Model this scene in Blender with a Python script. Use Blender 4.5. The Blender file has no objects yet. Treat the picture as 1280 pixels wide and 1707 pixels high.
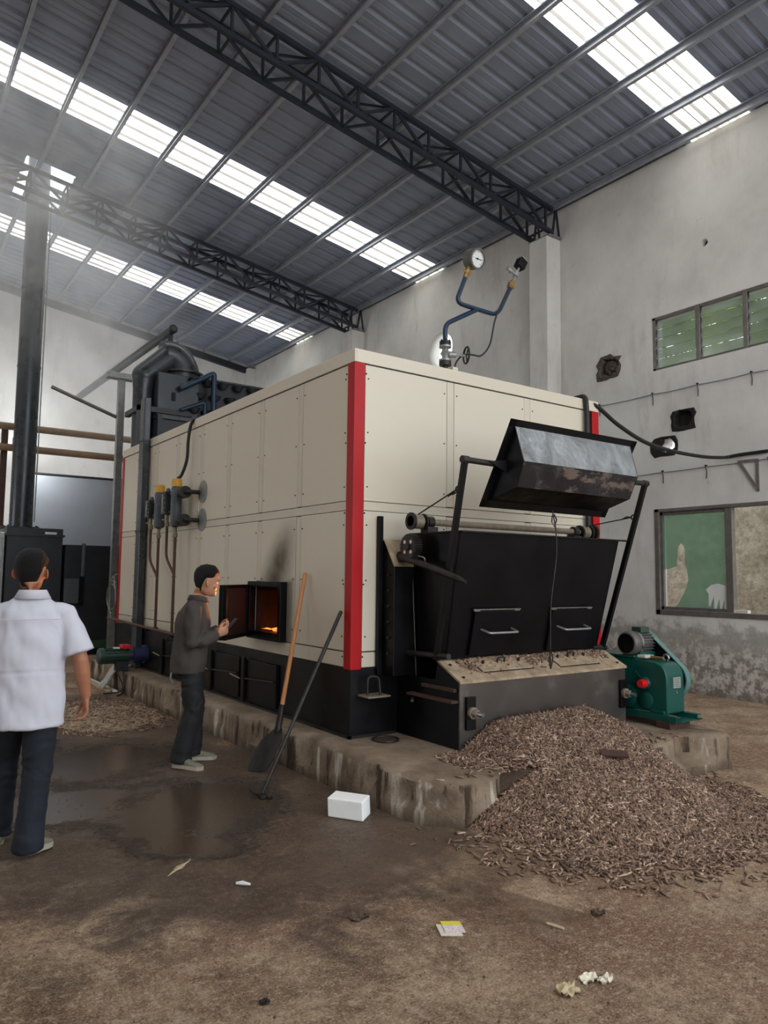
import bpy, bmesh, math, random
import numpy as np
from mathutils import Vector, Matrix, noise

scene = bpy.context.scene
COL = scene.collection
R = math.radians
rng = random.Random(7)

# ------------------------------------------------------------------ camera
CAM_H = 1.62
YAW, PITCH, ROLL, FPX = 0.617439, 0.086606, 0.011646, 1233.7
_f = Vector((math.sin(YAW) * math.cos(PITCH), math.cos(YAW) * math.cos(PITCH), math.sin(PITCH)))
_r = Vector((math.cos(YAW), -math.sin(YAW), 0))
_u = _r.cross(_f)
_r2 = _r * math.cos(ROLL) + _u * math.sin(ROLL)
_u2 = -_r * math.sin(ROLL) + _u * math.cos(ROLL)
cam_data = bpy.data.cameras.new('camera')
cam = bpy.data.objects.new('camera', cam_data)
COL.objects.link(cam)
cam.matrix_world = Matrix(((_r2.x, _u2.x, -_f.x, 0), (_r2.y, _u2.y, -_f.y, 0), (_r2.z, _u2.z, -_f.z, CAM_H), (0, 0, 0, 1)))
cam_data.sensor_fit = 'HORIZONTAL'
cam_data.sensor_width = 36.0
cam_data.lens = 36.0 * FPX / 1280.0
cam_data.clip_start = 0.05
cam_data.clip_end = 200
scene.camera = cam

# ------------------------------------------------------------------ sky, exposure
world = bpy.data.worlds.new('overcast_sky')
scene.world = world
world.use_nodes = True
bg = world.node_tree.nodes['Background']
bg.inputs['Color'].default_value = (0.90, 0.95, 1.0, 1)
bg.inputs['Strength'].default_value = 2.1
SKYLIGHT_STRENGTH = 3.6

scene.view_settings.view_transform = 'Standard'
scene.view_settings.look = 'None'
scene.view_settings.gamma = 1.0
scene.view_settings.use_curve_mapping = False
scene.view_settings.exposure = 0.5
scene.cycles.use_denoising = True
scene.cycles.max_bounces = 8
scene.cycles.diffuse_bounces = 4
scene.cycles.glossy_bounces = 4
scene.cycles.transmission_bounces = 6
scene.cycles.volume_bounces = 1
scene.cycles.sample_clamp_indirect = 8.0
scene.cycles.volume_step_rate = 2.0
scene.cycles.volume_max_steps = 96


# ------------------------------------------------------------------ materials
def lin(c):
    return tuple(((v / 255) / 12.92 if v / 255 <= 0.04045 else ((v / 255 + 0.055) / 1.055) ** 2.4) for v in c) + (1.0,)


class NT:
    """small helper around a node tree"""
    def __init__(self, name):
        self.m = bpy.data.materials.new(name)
        self.m.use_nodes = True
        self.t = self.m.node_tree
        self.b = self.t.nodes['Principled BSDF']
        self.out = self.t.nodes['Material Output']
        self._pos = None

    def n(self, typ, **kw):
        nd = self.t.nodes.new(typ)
        for k, v in kw.items():
            setattr(nd, k, v)
        return nd

    def link(self, a, b):
        self.t.links.new(a, b)

    def pos(self):
        if self._pos is None:
            self._pos = self.n('ShaderNodeNewGeometry').outputs['Position']
        return self._pos

    def noise(self, scale, detail=5, rough=0.6, vec=None, stretch=None, dist=0.0):
        nd = self.n('ShaderNodeTexNoise')
        nd.inputs['Scale'].default_value = scale
        nd.inputs['Detail'].default_value = detail
        nd.inputs['Roughness'].default_value = rough
        nd.inputs['Distortion'].default_value = dist
        v = vec or self.pos()
        if stretch:
            mp = self.n('ShaderNodeMapping')
            mp.inputs['Scale'].default_value = stretch
            self.link(v, mp.inputs['Vector'])
            v = mp.outputs['Vector']
        self.link(v, nd.inputs['Vector'])
        return nd.outputs['Fac']

    def ramp(self, fac, stops):
        nd = self.n('ShaderNodeValToRGB')
        cr = nd.color_ramp
        while len(cr.elements) < len(stops):
            cr.elements.new(0.5)
        for e, (p, c) in zip(cr.elements, stops):
            e.position = p
            e.color = c if len(c) == 4 else tuple(c) + (1,)
        self.link(fac, nd.inputs['Fac'])
        return nd.outputs['Color']

    def math(self, op, a, b=None, c=None, clamp=False):
        nd = self.n('ShaderNodeMath', operation=op, use_clamp=clamp)
        for i, v in enumerate((a, b, c)):
            if v is None:
                continue
            if isinstance(v, (int, float)):
                nd.inputs[i].default_value = v
            else:
                self.link(v, nd.inputs[i])
        return nd.outputs[0]

    def maprange(self, v, a, b, c=0.0, d=1.0, smooth=True):
        nd = self.n('ShaderNodeMapRange', interpolation_type='SMOOTHSTEP' if smooth else 'LINEAR')
        self.link(v, nd.inputs['Value'])
        for k, x in zip(('From Min', 'From Max', 'To Min', 'To Max'), (a, b, c, d)):
            nd.inputs[k].default_value = x
        return nd.outputs['Result']

    def mix(self, fac, a, b, blend='MIX'):
        nd = self.n('ShaderNodeMix', data_type='RGBA', blend_type=blend)
        for s, v in ((nd.inputs[0], fac), (nd.inputs[6], a), (nd.inputs[7], b)):
            if isinstance(v, (int, float)):
                s.default_value = v
            elif isinstance(v, tuple):
                s.default_value = v
            else:
                self.link(v, s)
        return nd.outputs[2]

    def xyz(self):
        s = self.n('ShaderNodeSeparateXYZ')
        self.link(self.pos(), s.inputs[0])
        return s.outputs

    def ellipse(self, c, r, ang=0.0):
        """distance in units of the radii from a centre"""
        mp = self.n('ShaderNodeMapping', vector_type='TEXTURE')
        mp.inputs['Location'].default_value = c
        mp.inputs['Rotation'].default_value = (0, 0, ang)
        mp.inputs['Scale'].default_value = r
        self.link(self.pos(), mp.inputs['Vector'])
        ln = self.n('ShaderNodeVectorMath', operation='LENGTH')
        self.link(mp.outputs[0], ln.inputs[0])
        return ln.outputs['Value']

    def bump(self, h, strength=0.3, dist=0.02):
        nd = self.n('ShaderNodeBump')
        nd.inputs['Strength'].default_value = strength
        nd.inputs['Distance'].default_value = dist
        self.link(h, nd.inputs['Height'])
        self.link(nd.outputs[0], self.b.inputs['Normal'])
        return nd

    def set(self, **kw):
        for k, v in kw.items():
            s = self.b.inputs[k.replace('_', ' ')]
            if isinstance(v, (int, float, tuple)):
                s.default_value = v
            else:
                self.link(v, s)
        return self


def simple(name, rgb, rough=0.5, metal=0.0, var=0.12, scale=6.0, bump=0.0, bscale=60.0, stretch=None, rvar=0.0, spec=0.5):
    t = NT(name)
    c = lin(rgb)
    if var > 0:
        f = t.noise(scale, 5, 0.6, stretch=stretch)
        lo = tuple(x * (1 - var) for x in c[:3]) + (1,)
        hi = tuple(min(1, x * (1 + var)) for x in c[:3]) + (1,)
        t.set(Base_Color=t.ramp(f, [(0.3, lo), (0.7, hi)]))
        if rvar:
            t.set(Roughness=t.maprange(f, 0.3, 0.7, max(0.02, rough - rvar), min(1, rough + rvar)))
        else:
            t.set(Roughness=rough)
    else:
        t.set(Base_Color=c, Roughness=rough)
    t.set(Metallic=metal, Specular_IOR_Level=spec)
    if bump:
        t.bump(t.noise(bscale, 4, 0.6), bump, 0.01)
    return t.m


M = {}
M['cream'] = simple('cream_sheet', (216, 207, 188), 0.30, 0, 0.012, 1.2, 0.03, 2.0)
M['cream_strip'] = simple('cream_strip', (210, 201, 182), 0.32, 0, 0.04, 3.0)
M['red'] = simple('red_paint', (176, 8, 18), 0.4, 0, 0.06, 4.0, spec=0.3)
M['black'] = simple('black_paint', (11, 11, 14), 0.42, 0, 0.2, 5.0, 0.06, 40, rvar=0.1, spec=0.2)
M['black_gloss'] = simple('black_gloss_paint', (9, 9, 14), 0.34, 0.0, 0.2, 3.0, 0.03, 12, rvar=0.06, spec=0.2)
M['black_base'] = simple('black_base_paint', (14, 14, 16), 0.4, 0, 0.3, 3.0, 0.08, 30, rvar=0.1, spec=0.25)
M['darksteel'] = simple('dark_steel', (52, 50, 48), 0.5, 0.6, 0.35, 12, 0.1, 60)
M['duct'] = simple('dark_duct_paint', (58, 62, 66), 0.32, 0.3, 0.2, 3.0, 0.05, 8, rvar=0.1)
M['duct_dark'] = simple('charcoal_duct', (42, 45, 50), 0.45, 0.2, 0.25, 4.0)
M['steel'] = simple('dusty_steel', (138, 126, 110), 0.55, 0.4, 0.25, 14, 0.15, 80)
M['shiny'] = simple('bright_steel', (170, 172, 172), 0.25, 0.9, 0.1, 20)
M['galv'] = simple('galvanised_steel', (150, 152, 150), 0.45, 0.6, 0.2, 10)
M['truss'] = simple('truss_blue_black', (34, 38, 50), 0.5, 0.0, 0.2, 6)
M['purlin'] = simple('purlin_steel', (158, 163, 172), 0.45, 0.3, 0.12, 8)
M['roof'] = simple('blue_grey_roof_sheet', (140, 149, 168), 0.5, 0.15, 0.06, 2.0)
M['brown_pipe'] = simple('rust_brown_pipe', (84, 56, 44), 0.6, 0.1, 0.25, 20)
M['tan_pipe'] = simple('tan_pipe', (150, 124, 96), 0.55, 0.0, 0.15, 6)
M['blue_pipe'] = simple('blue_pipe_paint', (10, 40, 68), 0.35, 0, 0.15, 8)
M['brass'] = simple('brass', (178, 142, 92), 0.35, 0.8, 0.15, 20)
M['yellow'] = simple('yellow_cap', (214, 160, 52), 0.5, 0, 0.15, 30)
M['grey_paint'] = simple('grey_gauge_paint', (78, 86, 92), 0.5, 0.1, 0.15, 20)
M['green_mach'] = simple('green_machine_paint', (12, 76, 68), 0.36, 0, 0.12, 8, rvar=0.06)
M['green_motor'] = simple('green_motor_paint', (44, 70, 58), 0.45, 0, 0.15, 10)
M['blue_motor'] = simple('blue_motor_paint', (46, 50, 92), 0.45, 0, 0.15, 10)
M['motor_grey'] = simple('motor_grey', (98, 96, 92), 0.5, 0.4, 0.2, 20)
M['rubber'] = simple('black_rubber', (24, 25, 24), 0.55, 0, 0.1, 20)
M['white_plastic'] = simple('white_plastic', (226, 226, 222), 0.4, 0, 0.03, 8)
M['foam'] = simple('white_foam', (252, 252, 250), 0.75, 0, 0.03, 12, 0.25, 160)
M['white_cloth'] = simple('white_cloth', (190, 188, 180), 0.9, 0, 0.12, 20)
M['wood_handle'] = simple('wood_handle', (186, 128, 78), 0.55, 0, 0.2, 8, 0.1, 50, stretch=(8, 8, 1))
M['dark_wood'] = simple('dark_wood', (70, 46, 36), 0.75, 0, 0.25, 12)
M['alu'] = simple('aged_aluminium', (120, 114, 108), 0.5, 0.4, 0.2, 10)
M['skin'] = simple('tanned_skin', (168, 112, 84), 0.5, 0, 0.06, 14)
M['skin2'] = simple('light_tanned_skin', (186, 134, 104), 0.5, 0, 0.06, 14)
M['hair'] = simple('black_hair', (9, 8, 8), 0.6, 0, 0.3, 60, 0.8, 220, spec=0.3)
M['shirt'] = simple('white_cotton', (204, 205, 216), 0.85, 0, 0.03, 5, 0.15, 300)
M['jeans'] = simple('navy_denim', (22, 30, 40), 0.85, 0, 0.3, 8, 0.2, 500)
M['jacket'] = simple('charcoal_jacket', (66, 60, 56), 0.85, 0, 0.12, 8, 0.2, 400)
M['trousers'] = simple('black_trousers', (20, 21, 23), 0.8, 0, 0.35, 6, 0.2, 400)
M['shoe'] = simple('grey_shoe', (120, 116, 98), 0.7, 0, 0.15, 20)
M['sole'] = simple('pale_sole', (168, 160, 146), 0.7, 0, 0.1, 20)
M['eye_white'] = simple('eye_white', (225, 220, 212), 0.3, 0, 0)
M['eye_dark'] = simple('eye_dark', (24, 16, 12), 0.2, 0, 0)
M['lip'] = simple('lip', (150, 88, 78), 0.5, 0, 0.05)
M['label'] = simple('metal_label', (170, 172, 166), 0.4, 0.3, 0.15, 90)
M['dial'] = simple('dial_white', (222, 224, 224), 0.4, 0, 0)
M['leaf'] = simple('green_leaf', (140, 168, 70), 0.6, 0, 0.3, 3)
M['soot'] = simple('soot_black', (30, 27, 25), 0.9, 0, 0.5, 14, 0.6, 40)
M['rubble'] = simple('broken_brick', (84, 74, 66), 0.95, 0, 0.45, 18, 0.8, 30)
M['fire_brick'] = simple('sooted_fire_lining', (26, 14, 12), 0.9, 0, 0.4, 12, 0.3, 40)
M['rust_door'] = simple('heat_rusted_iron', (42, 22, 18), 0.75, 0.2, 0.25, 10, 0.2, 60)
M['red_cap'] = simple('red_plastic', (214, 28, 38), 0.4, 0, 0.05)
M['paper'] = simple('pale_paper', (214, 206, 186), 0.8, 0, 0.1, 40)
M['straw'] = simple('pale_straw', (184, 168, 134), 0.85, 0, 0.2, 40)
M['stone'] = simple('dark_clod', (86, 70, 57), 0.95, 0, 0.3, 40)
M['purple'] = simple('packet_print', (214, 200, 204), 0.6, 0, 0.3, 120)
M['packet_yellow'] = simple('packet_yellow', (222, 204, 64), 0.5, 0, 0.1, 60)
M['trunk'] = simple('bark', (80, 66, 50), 0.9, 0, 0.3, 12)


def mat_skylight():
    t = NT('daylit_translucent_panel')
    f = t.noise(3.0, 4, 0.6, stretch=(0.6, 4, 1))
    x = t.xyz()
    dirt = t.maprange(x[0], 8.9, 9.8, 0, 1.1)
    dirt = t.math('MULTIPLY', dirt, t.noise(6, 4))
    c = t.mix(t.math('MULTIPLY', dirt, 1.6, clamp=True), (1.0, 0.985, 0.95, 1), (0.30, 0.275, 0.19, 1))
    c = t.mix(t.maprange(f, 0.35, 0.75, 0, 0.35), c, (0.80, 0.83, 0.80, 1))
    g = t.n('ShaderNodeNewGeometry')
    s = t.n('ShaderNodeSeparateXYZ')
    t.link(g.outputs['True Normal'], s.inputs[0])
    k = t.maprange(t.math('ABSOLUTE', s.outputs[1]), 0.25, 0.5, 1.0, 0.02)   # rib sides emit less: shade lines painted into the glow
    t.set(Base_Color=(0.8, 0.8, 0.78, 1), Roughness=0.5, Emission_Color=c, Emission_Strength=t.math('MULTIPLY', k, SKYLIGHT_STRENGTH))
    return t.m


def mat_wall():
    t = NT('stained_whitewash')
    n1 = t.noise(0.8, 6, 0.62)
    n2 = t.noise(5.0, 6, 0.7)
    n3 = t.noise(2.2, 5, 0.7, stretch=(1, 1, 0.22))
    c = t.ramp(n1, [(0.3, lin((198, 195, 190))), (0.55, lin((217, 215, 210))), (0.75, lin((226, 224, 220)))])
    c = t.mix(t.maprange(n3, 0.52, 0.75, 0, 0.35), c, lin((160, 154, 146)))
    c = t.mix(t.maprange(n2, 0.62, 0.76, 0, 0.45), c, lin((150, 144, 136)))
    z = t.xyz()[2]
    # peeling, damp band along the foot of the wall
    zz = t.math('ADD', z, t.math('MULTIPLY', t.math('SUBTRACT', n2, 0.5), 0.9))
    low = t.maprange(zz, 0.95, 0.45, 0, 1)
    pe = t.maprange(t.noise(7.0, 7, 0.75), 0.44, 0.56, 0, 1)
    dmp = t.mix(pe, lin((118, 108, 96)), lin((198, 192, 182)))
    c = t.mix(t.math('MULTIPLY', low, 0.85), c, dmp)
    band = t.math('MULTIPLY', t.maprange(zz, 0.6, 0.78, 0, 1), t.maprange(zz, 1.05, 0.84, 0, 1))
    c = t.mix(t.math('MULTIPLY', band, 0.55), c, lin((112, 106, 94)))
    c = t.mix(t.maprange(zz, 0.22, 0.02, 0, 0.6), c, lin((110, 98, 86)))
    t.set(Base_Color=c, Roughness=0.9, Specular_IOR_Level=0.2)
    h = t.math('ADD', t.math('MULTIPLY', n2, 0.5), t.math('MULTIPLY', t.noise(60, 4), 0.25))
    t.bump(h, 0.25, 0.02)
    return t.m


def mat_floor():
    t = NT('dirty_wet_earth_floor')
    big = t.noise(0.7, 5, 0.6)
    mid = t.noise(2.4, 7, 0.7, dist=0.4)
    fine = t.noise(24, 8, 0.8)
    grit = t.noise(90, 6, 0.85)
    speck = t.noise(190, 3, 0.7)
    c = t.ramp(mid, [(0.30, lin((98, 76, 60))), (0.44, lin((132, 108, 88))), (0.58, lin((162, 138, 114))), (0.72, lin((188, 166, 143)))])
    c = t.mix(t.maprange(big, 0.46, 0.58, 0, 0.55), c, lin((122, 88, 70)))
    c = t.mix(t.maprange(t.noise(1.3, 6, 0.7), 0.54, 0.66, 0, 0.5), c, lin((182, 162, 140)))
    c = t.mix(t.maprange(t.noise(5.5, 7, 0.75), 0.52, 0.64, 0, 0.4), c, lin((104, 78, 62)))
    c = t.mix(t.maprange(fine, 0.51, 0.62, 0, 0.6), c, lin((196, 176, 154)))
    c = t.mix(t.maprange(fine, 0.48, 0.37, 0, 0.6), c, lin((78, 58, 45)))
    c = t.mix(t.maprange(grit, 0.53, 0.61, 0, 0.65), c, lin((208, 190, 168)))
    c = t.mix(t.maprange(grit, 0.47, 0.38, 0, 0.8), c, lin((62, 47, 37)))
    c = t.mix(t.maprange(speck, 0.60, 0.70, 0, 0.5), c, lin((224, 208, 186)))
    # straight slab edge: a darker band on the near-pile side of it
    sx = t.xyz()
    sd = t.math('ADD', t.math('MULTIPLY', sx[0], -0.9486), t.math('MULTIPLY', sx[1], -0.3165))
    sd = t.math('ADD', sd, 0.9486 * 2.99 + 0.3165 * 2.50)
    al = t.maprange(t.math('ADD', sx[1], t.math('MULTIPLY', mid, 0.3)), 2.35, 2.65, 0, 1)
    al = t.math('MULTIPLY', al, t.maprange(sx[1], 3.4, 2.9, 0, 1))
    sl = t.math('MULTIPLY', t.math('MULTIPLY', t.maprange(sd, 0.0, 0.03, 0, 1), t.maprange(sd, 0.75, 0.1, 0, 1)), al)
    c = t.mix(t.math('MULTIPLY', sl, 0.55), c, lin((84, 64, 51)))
    # wetness
    ds = [((1.95, 5.05, 0), (0.75, 1.0, 9), -0.2), ((2.25, 5.3, 0), (0.55, 0.6, 9), 0.0), ((1.75, 6.8, 0), (0.95, 0.9, 9), 0.3),
          ((1.3, 5.6, 0), (0.7, 0.7, 9), 0.0), ((1.72, 4.4, 0), (0.42, 0.32, 9), -0.5)]
    d = None
    for cc, rr, a in ds:
        e = t.ellipse(cc, rr, a)
        d = e if d is None else t.math('MINIMUM', d, e)
    dn = t.math('ADD', d, t.math('MULTIPLY', t.math('SUBTRACT', t.noise(1.7, 6, 0.65), 0.5), 1.5))
    puddle = t.maprange(t.math('ADD', dn, t.math('MULTIPLY', t.math('SUBTRACT', fine, 0.5), 1.0)), 0.98, 0.60, 0, 1)
    dd = None
    for cc, rr, a in [((2.0, 5.4, 0), (1.7, 2.5, 9), 0.0), ((2.9, 4.9, 0), (1.0, 1.2, 9), 0.0), ((1.6, 8.0, 0), (1.9, 3.0, 9), 0.0), ((2.7, 3.9, 0), (1.2, 0.5, 9), 0.3)]:
        e = t.ellipse(cc, rr, a)
        dd = e if dd is None else t.math('MINIMUM', dd, e)
    dn2 = t.math('ADD', dd, t.math('MULTIPLY', t.math('SUBTRACT', mid, 0.5), 1.3))
    damp = t.maprange(dn2, 1.15, 0.75, 0, 1)
    c = t.mix(t.math('MULTIPLY', damp, 0.85), c, t.mix(1.0, c, (0.27, 0.245, 0.23, 1), 'MULTIPLY'))
    c = t.mix(t.math('MULTIPLY', puddle, 0.9), c, lin((58, 48, 40)))
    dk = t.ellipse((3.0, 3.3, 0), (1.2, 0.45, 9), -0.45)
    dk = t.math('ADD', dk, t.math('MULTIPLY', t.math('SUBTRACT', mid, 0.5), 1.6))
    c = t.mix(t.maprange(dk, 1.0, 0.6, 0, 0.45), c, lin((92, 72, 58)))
    r = t.maprange(damp, 0, 1, 0.92, 0.42)
    rw = t.math('MULTIPLY', t.maprange(t.noise(30, 4, 0.7), 0.5, 0.7, 0, 1), 0.14)
    r = t.math('ADD', t.math('MULTIPLY', r, t.math('SUBTRACT', 1, puddle)), t.math('MULTIPLY', puddle, t.math('ADD', rw, 0.03)))
    hs = t.n('ShaderNodeHueSaturation')
    hs.inputs['Saturation'].default_value = 1.04
    hs.inputs['Value'].default_value = 1.42
    t.link(c, hs.inputs['Color'])
    c = hs.outputs[0]
    t.set(Base_Color=c, Roughness=r, Specular_IOR_Level=t.maprange(damp, 0, 1, 0.2, 0.5))
    h = t.math('ADD', t.math('MULTIPLY', mid, 0.8), t.math('ADD', t.math('MULTIPLY', fine, 0.6), t.math('MULTIPLY', grit, 0.22)))
    h = t.math('MULTIPLY', h, t.math('SUBTRACT', 1.0, t.math('MULTIPLY', puddle, 0.975)))
    t.bump(h, 0.9, 0.05)
    return t.m


def mat_plinth():
    t = NT('old_concrete')
    n1 = t.noise(2.2, 6, 0.65)
    n2 = t.noise(9, 7, 0.75)
    st = t.noise(7.0, 5, 0.65, stretch=(1, 1, 0.12))
    c = t.ramp(n1, [(0.3, lin((104, 88, 73))), (0.5, lin((134, 117, 99))), (0.72, lin((164, 148, 130)))])
    side = t.n('ShaderNodeSeparateXYZ')
    g = t.n('ShaderNodeNewGeometry')
    t.link(g.outputs['Normal'], side.inputs[0])
    vert = t.maprange(side.outputs[2], 0.6, 0.3, 0, 1)
    c = t.mix(t.math('MULTIPLY', vert, t.maprange(st, 0.54, 0.66, 0, 0.8)), c, lin((204, 195, 180)))
    c = t.mix(t.math('MULTIPLY', vert, t.maprange(st, 0.48, 0.38, 0, 0.9)), c, lin((58, 46, 38)))
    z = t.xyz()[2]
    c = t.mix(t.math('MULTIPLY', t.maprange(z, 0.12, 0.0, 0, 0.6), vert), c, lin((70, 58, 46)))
    c = t.mix(t.maprange(n2, 0.58, 0.72, 0, 0.5), c, lin((96, 82, 66)))
    t.set(Base_Color=c, Roughness=0.92, Specular_IOR_Level=0.2)
    t.bump(t.math('ADD', n2, t.math('MULTIPLY', t.noise(50, 4), 0.4)), 0.6, 0.03)
    return t.m


def mat_sooted():
    """cream panel above the fire door with the soot plume burnt into its paint"""
    t = NT('cream_sheet_with_soot')
    x = t.xyz()
    yy, zz = x[1], x[2]
    # plume axis leans towards the front as it rises
    ax = t.math('SUBTRACT', 6.60, t.math('MULTIPLY', t.math('SUBTRACT', zz, 1.5), 0.48))
    d = t.math('ABSOLUTE', t.math('SUBTRACT', yy, ax))
    w = t.maprange(zz, 1.45, 2.2, 0.42, 0.28)
    k = t.math('DIVIDE', d, w)
    plume = t.maprange(k, 1.15, 0.0, 0, 1)
    plume = t.math('MULTIPLY', plume, t.maprange(zz, 2.26, 1.75, 0, 1))
    plume = t.math('MULTIPLY', plume, t.maprange(zz, 1.44, 1.52, 0, 1))
    # burnt halo close round the frame
    hy = t.math('SUBTRACT', t.math('ABSOLUTE', t.math('SUBTRACT', yy, 6.62)), 0.40)
    hz = t.math('SUBTRACT', t.math('ABSOLUTE', t.math('SUBTRACT', zz, 1.27)), 0.28)
    halo = t.maprange(t.math('MAXIMUM', hy, hz), 0.10, -0.02, 0, 0.75)
    f = t.math('MAXIMUM', plume, halo)
    f = t.math('MULTIPLY', f, t.maprange(t.noise(6, 4), 0.2, 0.6, 0.8, 1.0))
    c = t.mix(t.math('MULTIPLY', f, 0.93), lin((216, 207, 188)), lin((74, 64, 47)))
    t.set(Base_Color=c, Roughness=t.maprange(f, 0, 1, 0.3, 0.8))
    return t.m


def mat_bucket():
    t = NT('worn_black_scoop')
    n = t.noise(4.0, 6, 0.7, dist=1.0)
    n2 = t.noise(2.4, 5, 0.65, stretch=(1.4, 1, 3))
    c = t.mix(t.maprange(n2, 0.50, 0.60, 0, 0.8), lin((26, 25, 28)), lin((112, 96, 88)))
    c = t.mix(t.maprange(n, 0.55, 0.65, 0, 0.3), c, lin((80, 76, 76)))
    t.set(Base_Color=c, Roughness=t.maprange(n, 0.3, 0.7, 0.22, 0.42))
    t.bump(t.noise(5, 4), 0.12, 0.05)
    return t.m


def mat_scoopwall():
    t = NT('sky_bright_scoop_wall')  # pale metal colour stands in for sky reflected on the black wall
    n = t.noise(3.5, 6, 0.7, dist=1.2)
    c = t.ramp(n, [(0.3, lin((120, 124, 128))), (0.7, lin((178, 184, 188)))])
    t.set(Base_Color=c, Roughness=t.maprange(n, 0.3, 0.7, 0.24, 0.4), Metallic=0.75)
    t.bump(t.noise(5, 5), 0.25, 0.06)
    return t.m


def mat_trough():
    t = NT('scuffed_black_plate')
    n = t.noise(2.5, 6, 0.65)
    z = t.xyz()[2]
    c = t.mix(t.maprange(n, 0.5, 0.68, 0, 0.5), lin((94, 89, 85)), lin((132, 123, 114)))
    t.set(Base_Color=c, Roughness=t.maprange(n, 0.3, 0.7, 0.28, 0.45), Metallic=0.7)
    t.bump(t.noise(3, 3), 0.08, 0.04)
    return t.m


def mat_dusty():
    t = NT('dust_covered_plate')
    n = t.noise(9, 6, 0.7)
    c = t.ramp(n, [(0.3, lin((126, 108, 88))), (0.55, lin((164, 144, 118))), (0.75, lin((184, 166, 142)))])
    t.set(Base_Color=c, Roughness=0.8)
    t.bump(n, 0.3, 0.01)
    return t.m


def mat_pellet():
    t = NT('wood_pellet')
    a = t.n('ShaderNodeAttribute', attribute_name='tone')
    c = t.ramp(a.outputs['Fac'], [(0.0, lin((62, 44, 35))), (0.35, lin((104, 80, 65))), (0.7, lin((146, 118, 98))), (1.0, lin((202, 178, 154)))])
    t.set(Base_Color=c, Roughness=0.5)
    return t.m


def mat_glass(name, col, rough, trans, alpha_dirt=0.0):
    t = NT(name)
    t.set(Base_Color=lin(col), Roughness=rough, Transmission_Weight=trans, IOR=1.45)
    return t.m


def mat_outside():
    t = NT('rough_outside_render')
    n = t.noise(10, 7, 0.75)
    y = t.xyz()[1]
    c = t.ramp(n, [(0.3, lin((146, 135, 120))), (0.55, lin((198, 187, 168))), (0.75, lin((222, 214, 198)))])
    ms = t.math('MULTIPLY', t.maprange(y, 6.6, 6.0, 0, 1), t.maprange(t.noise(2.5, 6, 0.7), 0.35, 0.6, 0.1, 0.7))
    c = t.mix(ms, c, lin((92, 82, 58)))
    t.set(Base_Color=c, Roughness=0.95)
    t.bump(n, 0.9, 0.08)
    return t.m


def mat_fire():
    t = NT('burning_embers')
    n = t.noise(14, 5, 0.7)
    c = t.ramp(n, [(0.35, (0.25, 0.01, 0.0, 1)), (0.5, (1.0, 0.16, 0.02, 1)), (0.7, (1.0, 0.45, 0.12, 1))])
    t.set(Base_Color=(0.02, 0.01, 0.01, 1), Emission_Color=c, Emission_Strength=1.6)
    return t.m


M['skylight'] = mat_skylight()
M['wall'] = mat_wall()
M['floor'] = mat_floor()
M['plinth'] = mat_plinth()
M['sooted'] = mat_sooted()
M['bucket'] = mat_bucket()
M['scoopwall'] = mat_scoopwall()
M['trough'] = mat_trough()
M['dusty'] = mat_dusty()
M['pellet'] = mat_pellet()
M['green_glass'] = mat_glass('green_tinted_glass', (168, 206, 186), 0.10, 0.75)
M['louvre_glass'] = mat_glass('grimy_louvre_glass', (164, 170, 160), 0.14, 0.66)
M['clear_glass'] = mat_glass('gauge_glass', (210, 220, 220), 0.05, 0.8)
M['outside'] = mat_outside()
M['fire'] = mat_fire()


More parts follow.
